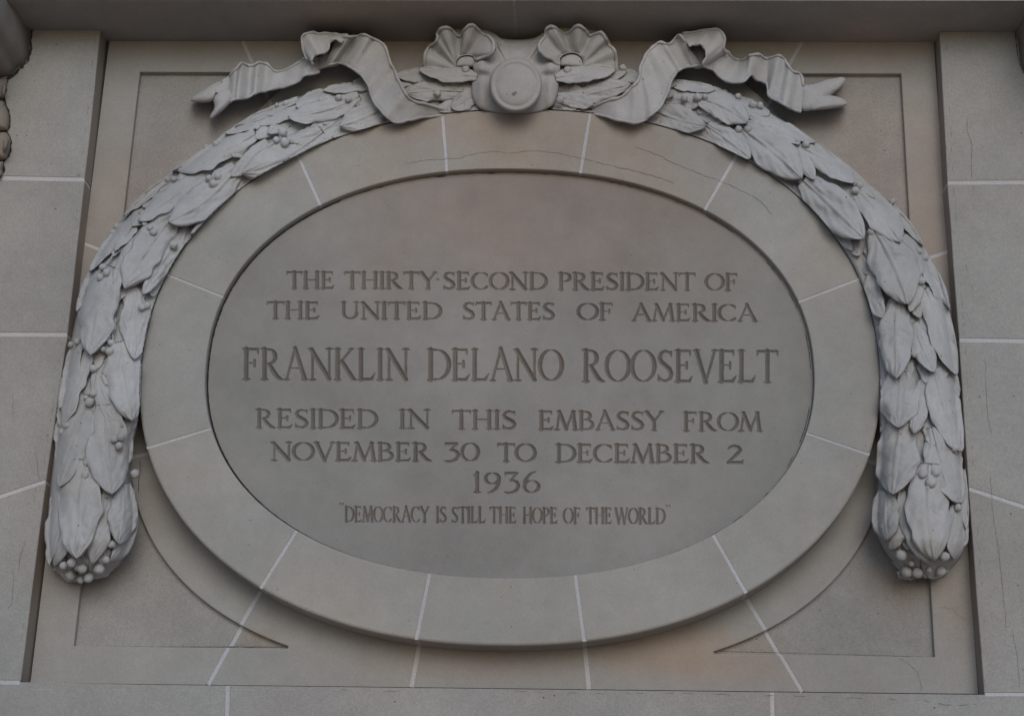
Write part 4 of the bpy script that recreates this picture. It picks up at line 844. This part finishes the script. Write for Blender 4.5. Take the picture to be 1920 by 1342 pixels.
pleated([(795,132,-.05),(797,104,-.02),(804,90,-.045),(818,77,-.01),(821,62,.0),(828,53,.02),(838,51,.02),(848,58,-.005),(856,66,-.02),(866,65,-.015),(871,56,.015),(880,49,.03),(889,49,.025),(897,58,.0),(906,65,-.015),(917,69,.0),(925,80,.02),(926,92,.03),(921,101,.02),(910,107,.0),(893,112,-.01)],
        [(852,132),(854,116),(860,108),(868,104),(878,103),(887,105),(891,112)], 'bow_loop', .085, .045, 5)
pleated([(1047,122,-.02),(1036,112,.0),(1022,104,.02),(1012,94,.03),(1012,82,.02),(1022,68,.0),(1025,55,.02),(1036,50,.03),(1046,56,.01),(1056,64,-.02),(1068,62,-.01),(1078,52,.02),(1089,50,.03),(1098,57,.01),(1107,67,-.015),(1118,63,.0),(1127,62,.01),(1136,72,.0),(1141,84,-.03),(1152,95,-.02),(1155,110,-.04),(1155,133,-.06)],
        [(1050,122),(1048,112),(1055,103),(1066,99),(1078,99),(1088,104),(1094,112),(1096,132)], 'bow_loop', .085, .045, 5)
pillow('loop_lining', [(853,126),(855,116),(862,108),(872,105),(886,106),(892,114),(888,126)], .030, .050, M_PLAS, bow, n=32, rings=6)
pillow('loop_lining', [(1049,124),(1050,112),(1060,104),(1074,101),(1088,106),(1094,116),(1092,126)], .030, .050, M_PLAS, bow, n=32, rings=6)
# backs of the loops, rising behind the rims
pillow('bow_back', [(815,76),(826,56),(850,50),(885,48),(922,60),(940,72),(969,75),(1000,72),(1022,60),(1050,46),(1090,44),(1125,56),(1142,78),(1130,110),(820,110)], -.01, .035, M_PLAS, bow, n=96, rings=8, cxy=(970,98), power=.4)
# knot cloth
knrel = lambda q: .018*np.exp(-((q[:, 0]-903)/9)**2)+.018*np.exp(-((q[:, 0]-1032)/9)**2)-.022*np.exp(-((q[:, 1]-142-.15*np.abs(q[:, 0]-967)*0)/7)**2)*np.clip((np.abs(q[:, 0]-967)-45)/12, 0, 1)-.012*np.exp(-((q[:, 1]-112)/8)**2)*np.clip((np.abs(q[:, 0]-967)-30)/15, 0, 1)+.010*np.exp(-((q[:, 0]-967)/14)**2)*(q[:, 1] < 110)
pillow('knot_cloth', [(925,66),(945,76),(969,79),(995,76),(1018,66),(1016,84),(1014,98),(1030,108),(1046,117),(1050,128),(1045,142),(1047,158),(1044,178),(1038,196),(1012,209),(967,213),(930,211),(900,204),(887,184),(885,160),(890,140),(887,122),(897,112),(918,106),(929,92)],
       lambda o: np.where(o[:, 1] < 85, -.01, .062), .080, M_PLAS, bow, n=110, rings=16, cxy=(967,150), power=.6, rel=knrel, wob=.003)
# round boss
mb = MB(); prof = [(0, .166), (.3, .1655), (.55, .164), (.68, .1610), (.735, .1575), (.775, .1545), (.81, .1560), (.86, .1590), (.91, .1580), (.955, .1520), (.985, .142), (1.0, .128), (.995, .108), (.96, .095), (.93, .05)]
n = 64; V = [P([(967, 160)], .166)[0]]
for r, h in prof[1:]:
    an = np.linspace(0, 2*math.pi, n+1)[:-1]; q = np.stack([967+49.5*r*np.cos(an), 160+51*r*np.sin(an)], 1); V += list(P(q, np.full(n, h)+.0008*fbm(np.c_[q*.03, q[:, :1]*0], 1.)))
f = [(0, 1+(i+1) % n, 1+i) for i in range(n)]
for r in range(len(prof)-2):
    for i in range(n): j = (i+1) % n; f.append((1+r*n+i, 1+r*n+j, 1+(r+1)*n+j, 1+(r+1)*n+i))
boss = mesh('boss', V, f, M_PLAS, bow, True)
pillow('chip', [(959,177),(963,172),(969,171),(971,175),(967,178),(963,180)], .1650, .1660, plain('exposed_plaster', (.20, .165, .14)), boss, back=.150, n=24, rings=4)
# ------------------------------------------------------------------ carved brackets at the edges, and the festoon below the left one
def extrude(name, px, mat, parent, dep, shrink=0.0, steps=8, prof=None):
    o = catmull(list(px), 6); W = P(o, 0.0); n = len(W); c = np.array([W[:, 0].min(), D, W[:, 2].max()]); V = []
    for s in np.linspace(0, 1, steps):
        k = 1-(prof(s) if prof else shrink*s); q = c+(W-c)*k; q[:, 1] = D+.02-dep*s; V.append(q)
    V = np.array(V).reshape(-1, 3); f = gridf(steps, n, True); f.append(tuple(range(n))); f.append(tuple((steps-1)*n+j for j in range(n))[::-1])
    o_ = mesh(name, V, f, mat, parent, True)
    bm = bmesh.new(); bm.from_mesh(o_.data); bmesh.ops.recalc_face_normals(bm, faces=bm.faces); bm.to_mesh(o_.data); bm.free(); return o_
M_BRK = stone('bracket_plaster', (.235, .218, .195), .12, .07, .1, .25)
brl = thing('carved_bracket', 'dark carved scroll bracket under the ledge at the upper left corner', 'bracket', tuple(P([(0, 147)], -.02)[0]))
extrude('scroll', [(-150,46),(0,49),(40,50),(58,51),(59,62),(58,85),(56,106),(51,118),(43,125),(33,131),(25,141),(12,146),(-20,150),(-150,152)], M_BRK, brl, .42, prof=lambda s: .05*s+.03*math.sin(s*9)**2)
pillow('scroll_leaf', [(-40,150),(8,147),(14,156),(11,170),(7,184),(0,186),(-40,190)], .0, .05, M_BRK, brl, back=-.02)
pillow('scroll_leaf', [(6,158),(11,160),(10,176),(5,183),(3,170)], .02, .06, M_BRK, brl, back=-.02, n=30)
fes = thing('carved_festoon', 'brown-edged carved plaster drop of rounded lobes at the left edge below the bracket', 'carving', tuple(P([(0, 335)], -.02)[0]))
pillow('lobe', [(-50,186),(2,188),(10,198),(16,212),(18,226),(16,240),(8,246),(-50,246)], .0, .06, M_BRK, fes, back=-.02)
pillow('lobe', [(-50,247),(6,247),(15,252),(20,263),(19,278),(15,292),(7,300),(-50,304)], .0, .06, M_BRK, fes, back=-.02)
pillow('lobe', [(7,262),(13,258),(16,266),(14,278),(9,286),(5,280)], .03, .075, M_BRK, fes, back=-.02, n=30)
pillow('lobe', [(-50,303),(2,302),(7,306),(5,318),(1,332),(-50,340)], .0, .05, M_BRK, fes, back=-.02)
brr = thing('carved_bracket', 'sliver of a dark carved scroll bracket under the ledge at the upper right edge', 'bracket', tuple(P([(1925, 136)], -.02)[0]))
def flipx(px): return px
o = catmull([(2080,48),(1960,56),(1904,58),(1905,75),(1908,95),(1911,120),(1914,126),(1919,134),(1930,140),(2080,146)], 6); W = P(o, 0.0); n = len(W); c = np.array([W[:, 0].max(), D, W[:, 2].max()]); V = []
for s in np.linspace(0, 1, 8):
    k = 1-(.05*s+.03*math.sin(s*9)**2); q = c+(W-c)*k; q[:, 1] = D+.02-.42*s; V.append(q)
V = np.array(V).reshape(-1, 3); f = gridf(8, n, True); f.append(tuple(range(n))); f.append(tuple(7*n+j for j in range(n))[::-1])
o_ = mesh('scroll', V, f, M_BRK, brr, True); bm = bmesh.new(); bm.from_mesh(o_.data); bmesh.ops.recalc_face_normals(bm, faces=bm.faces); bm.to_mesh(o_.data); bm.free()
# ------------------------------------------------------------------ ground below the frame
g = mesh('pavement', [(-30, -30, 0), (30, -30, 0), (30, D+.1, 0), (-30, D+.1, 0)], [(0, 1, 2, 3)], M_GROUND); g['kind'] = 'structure'
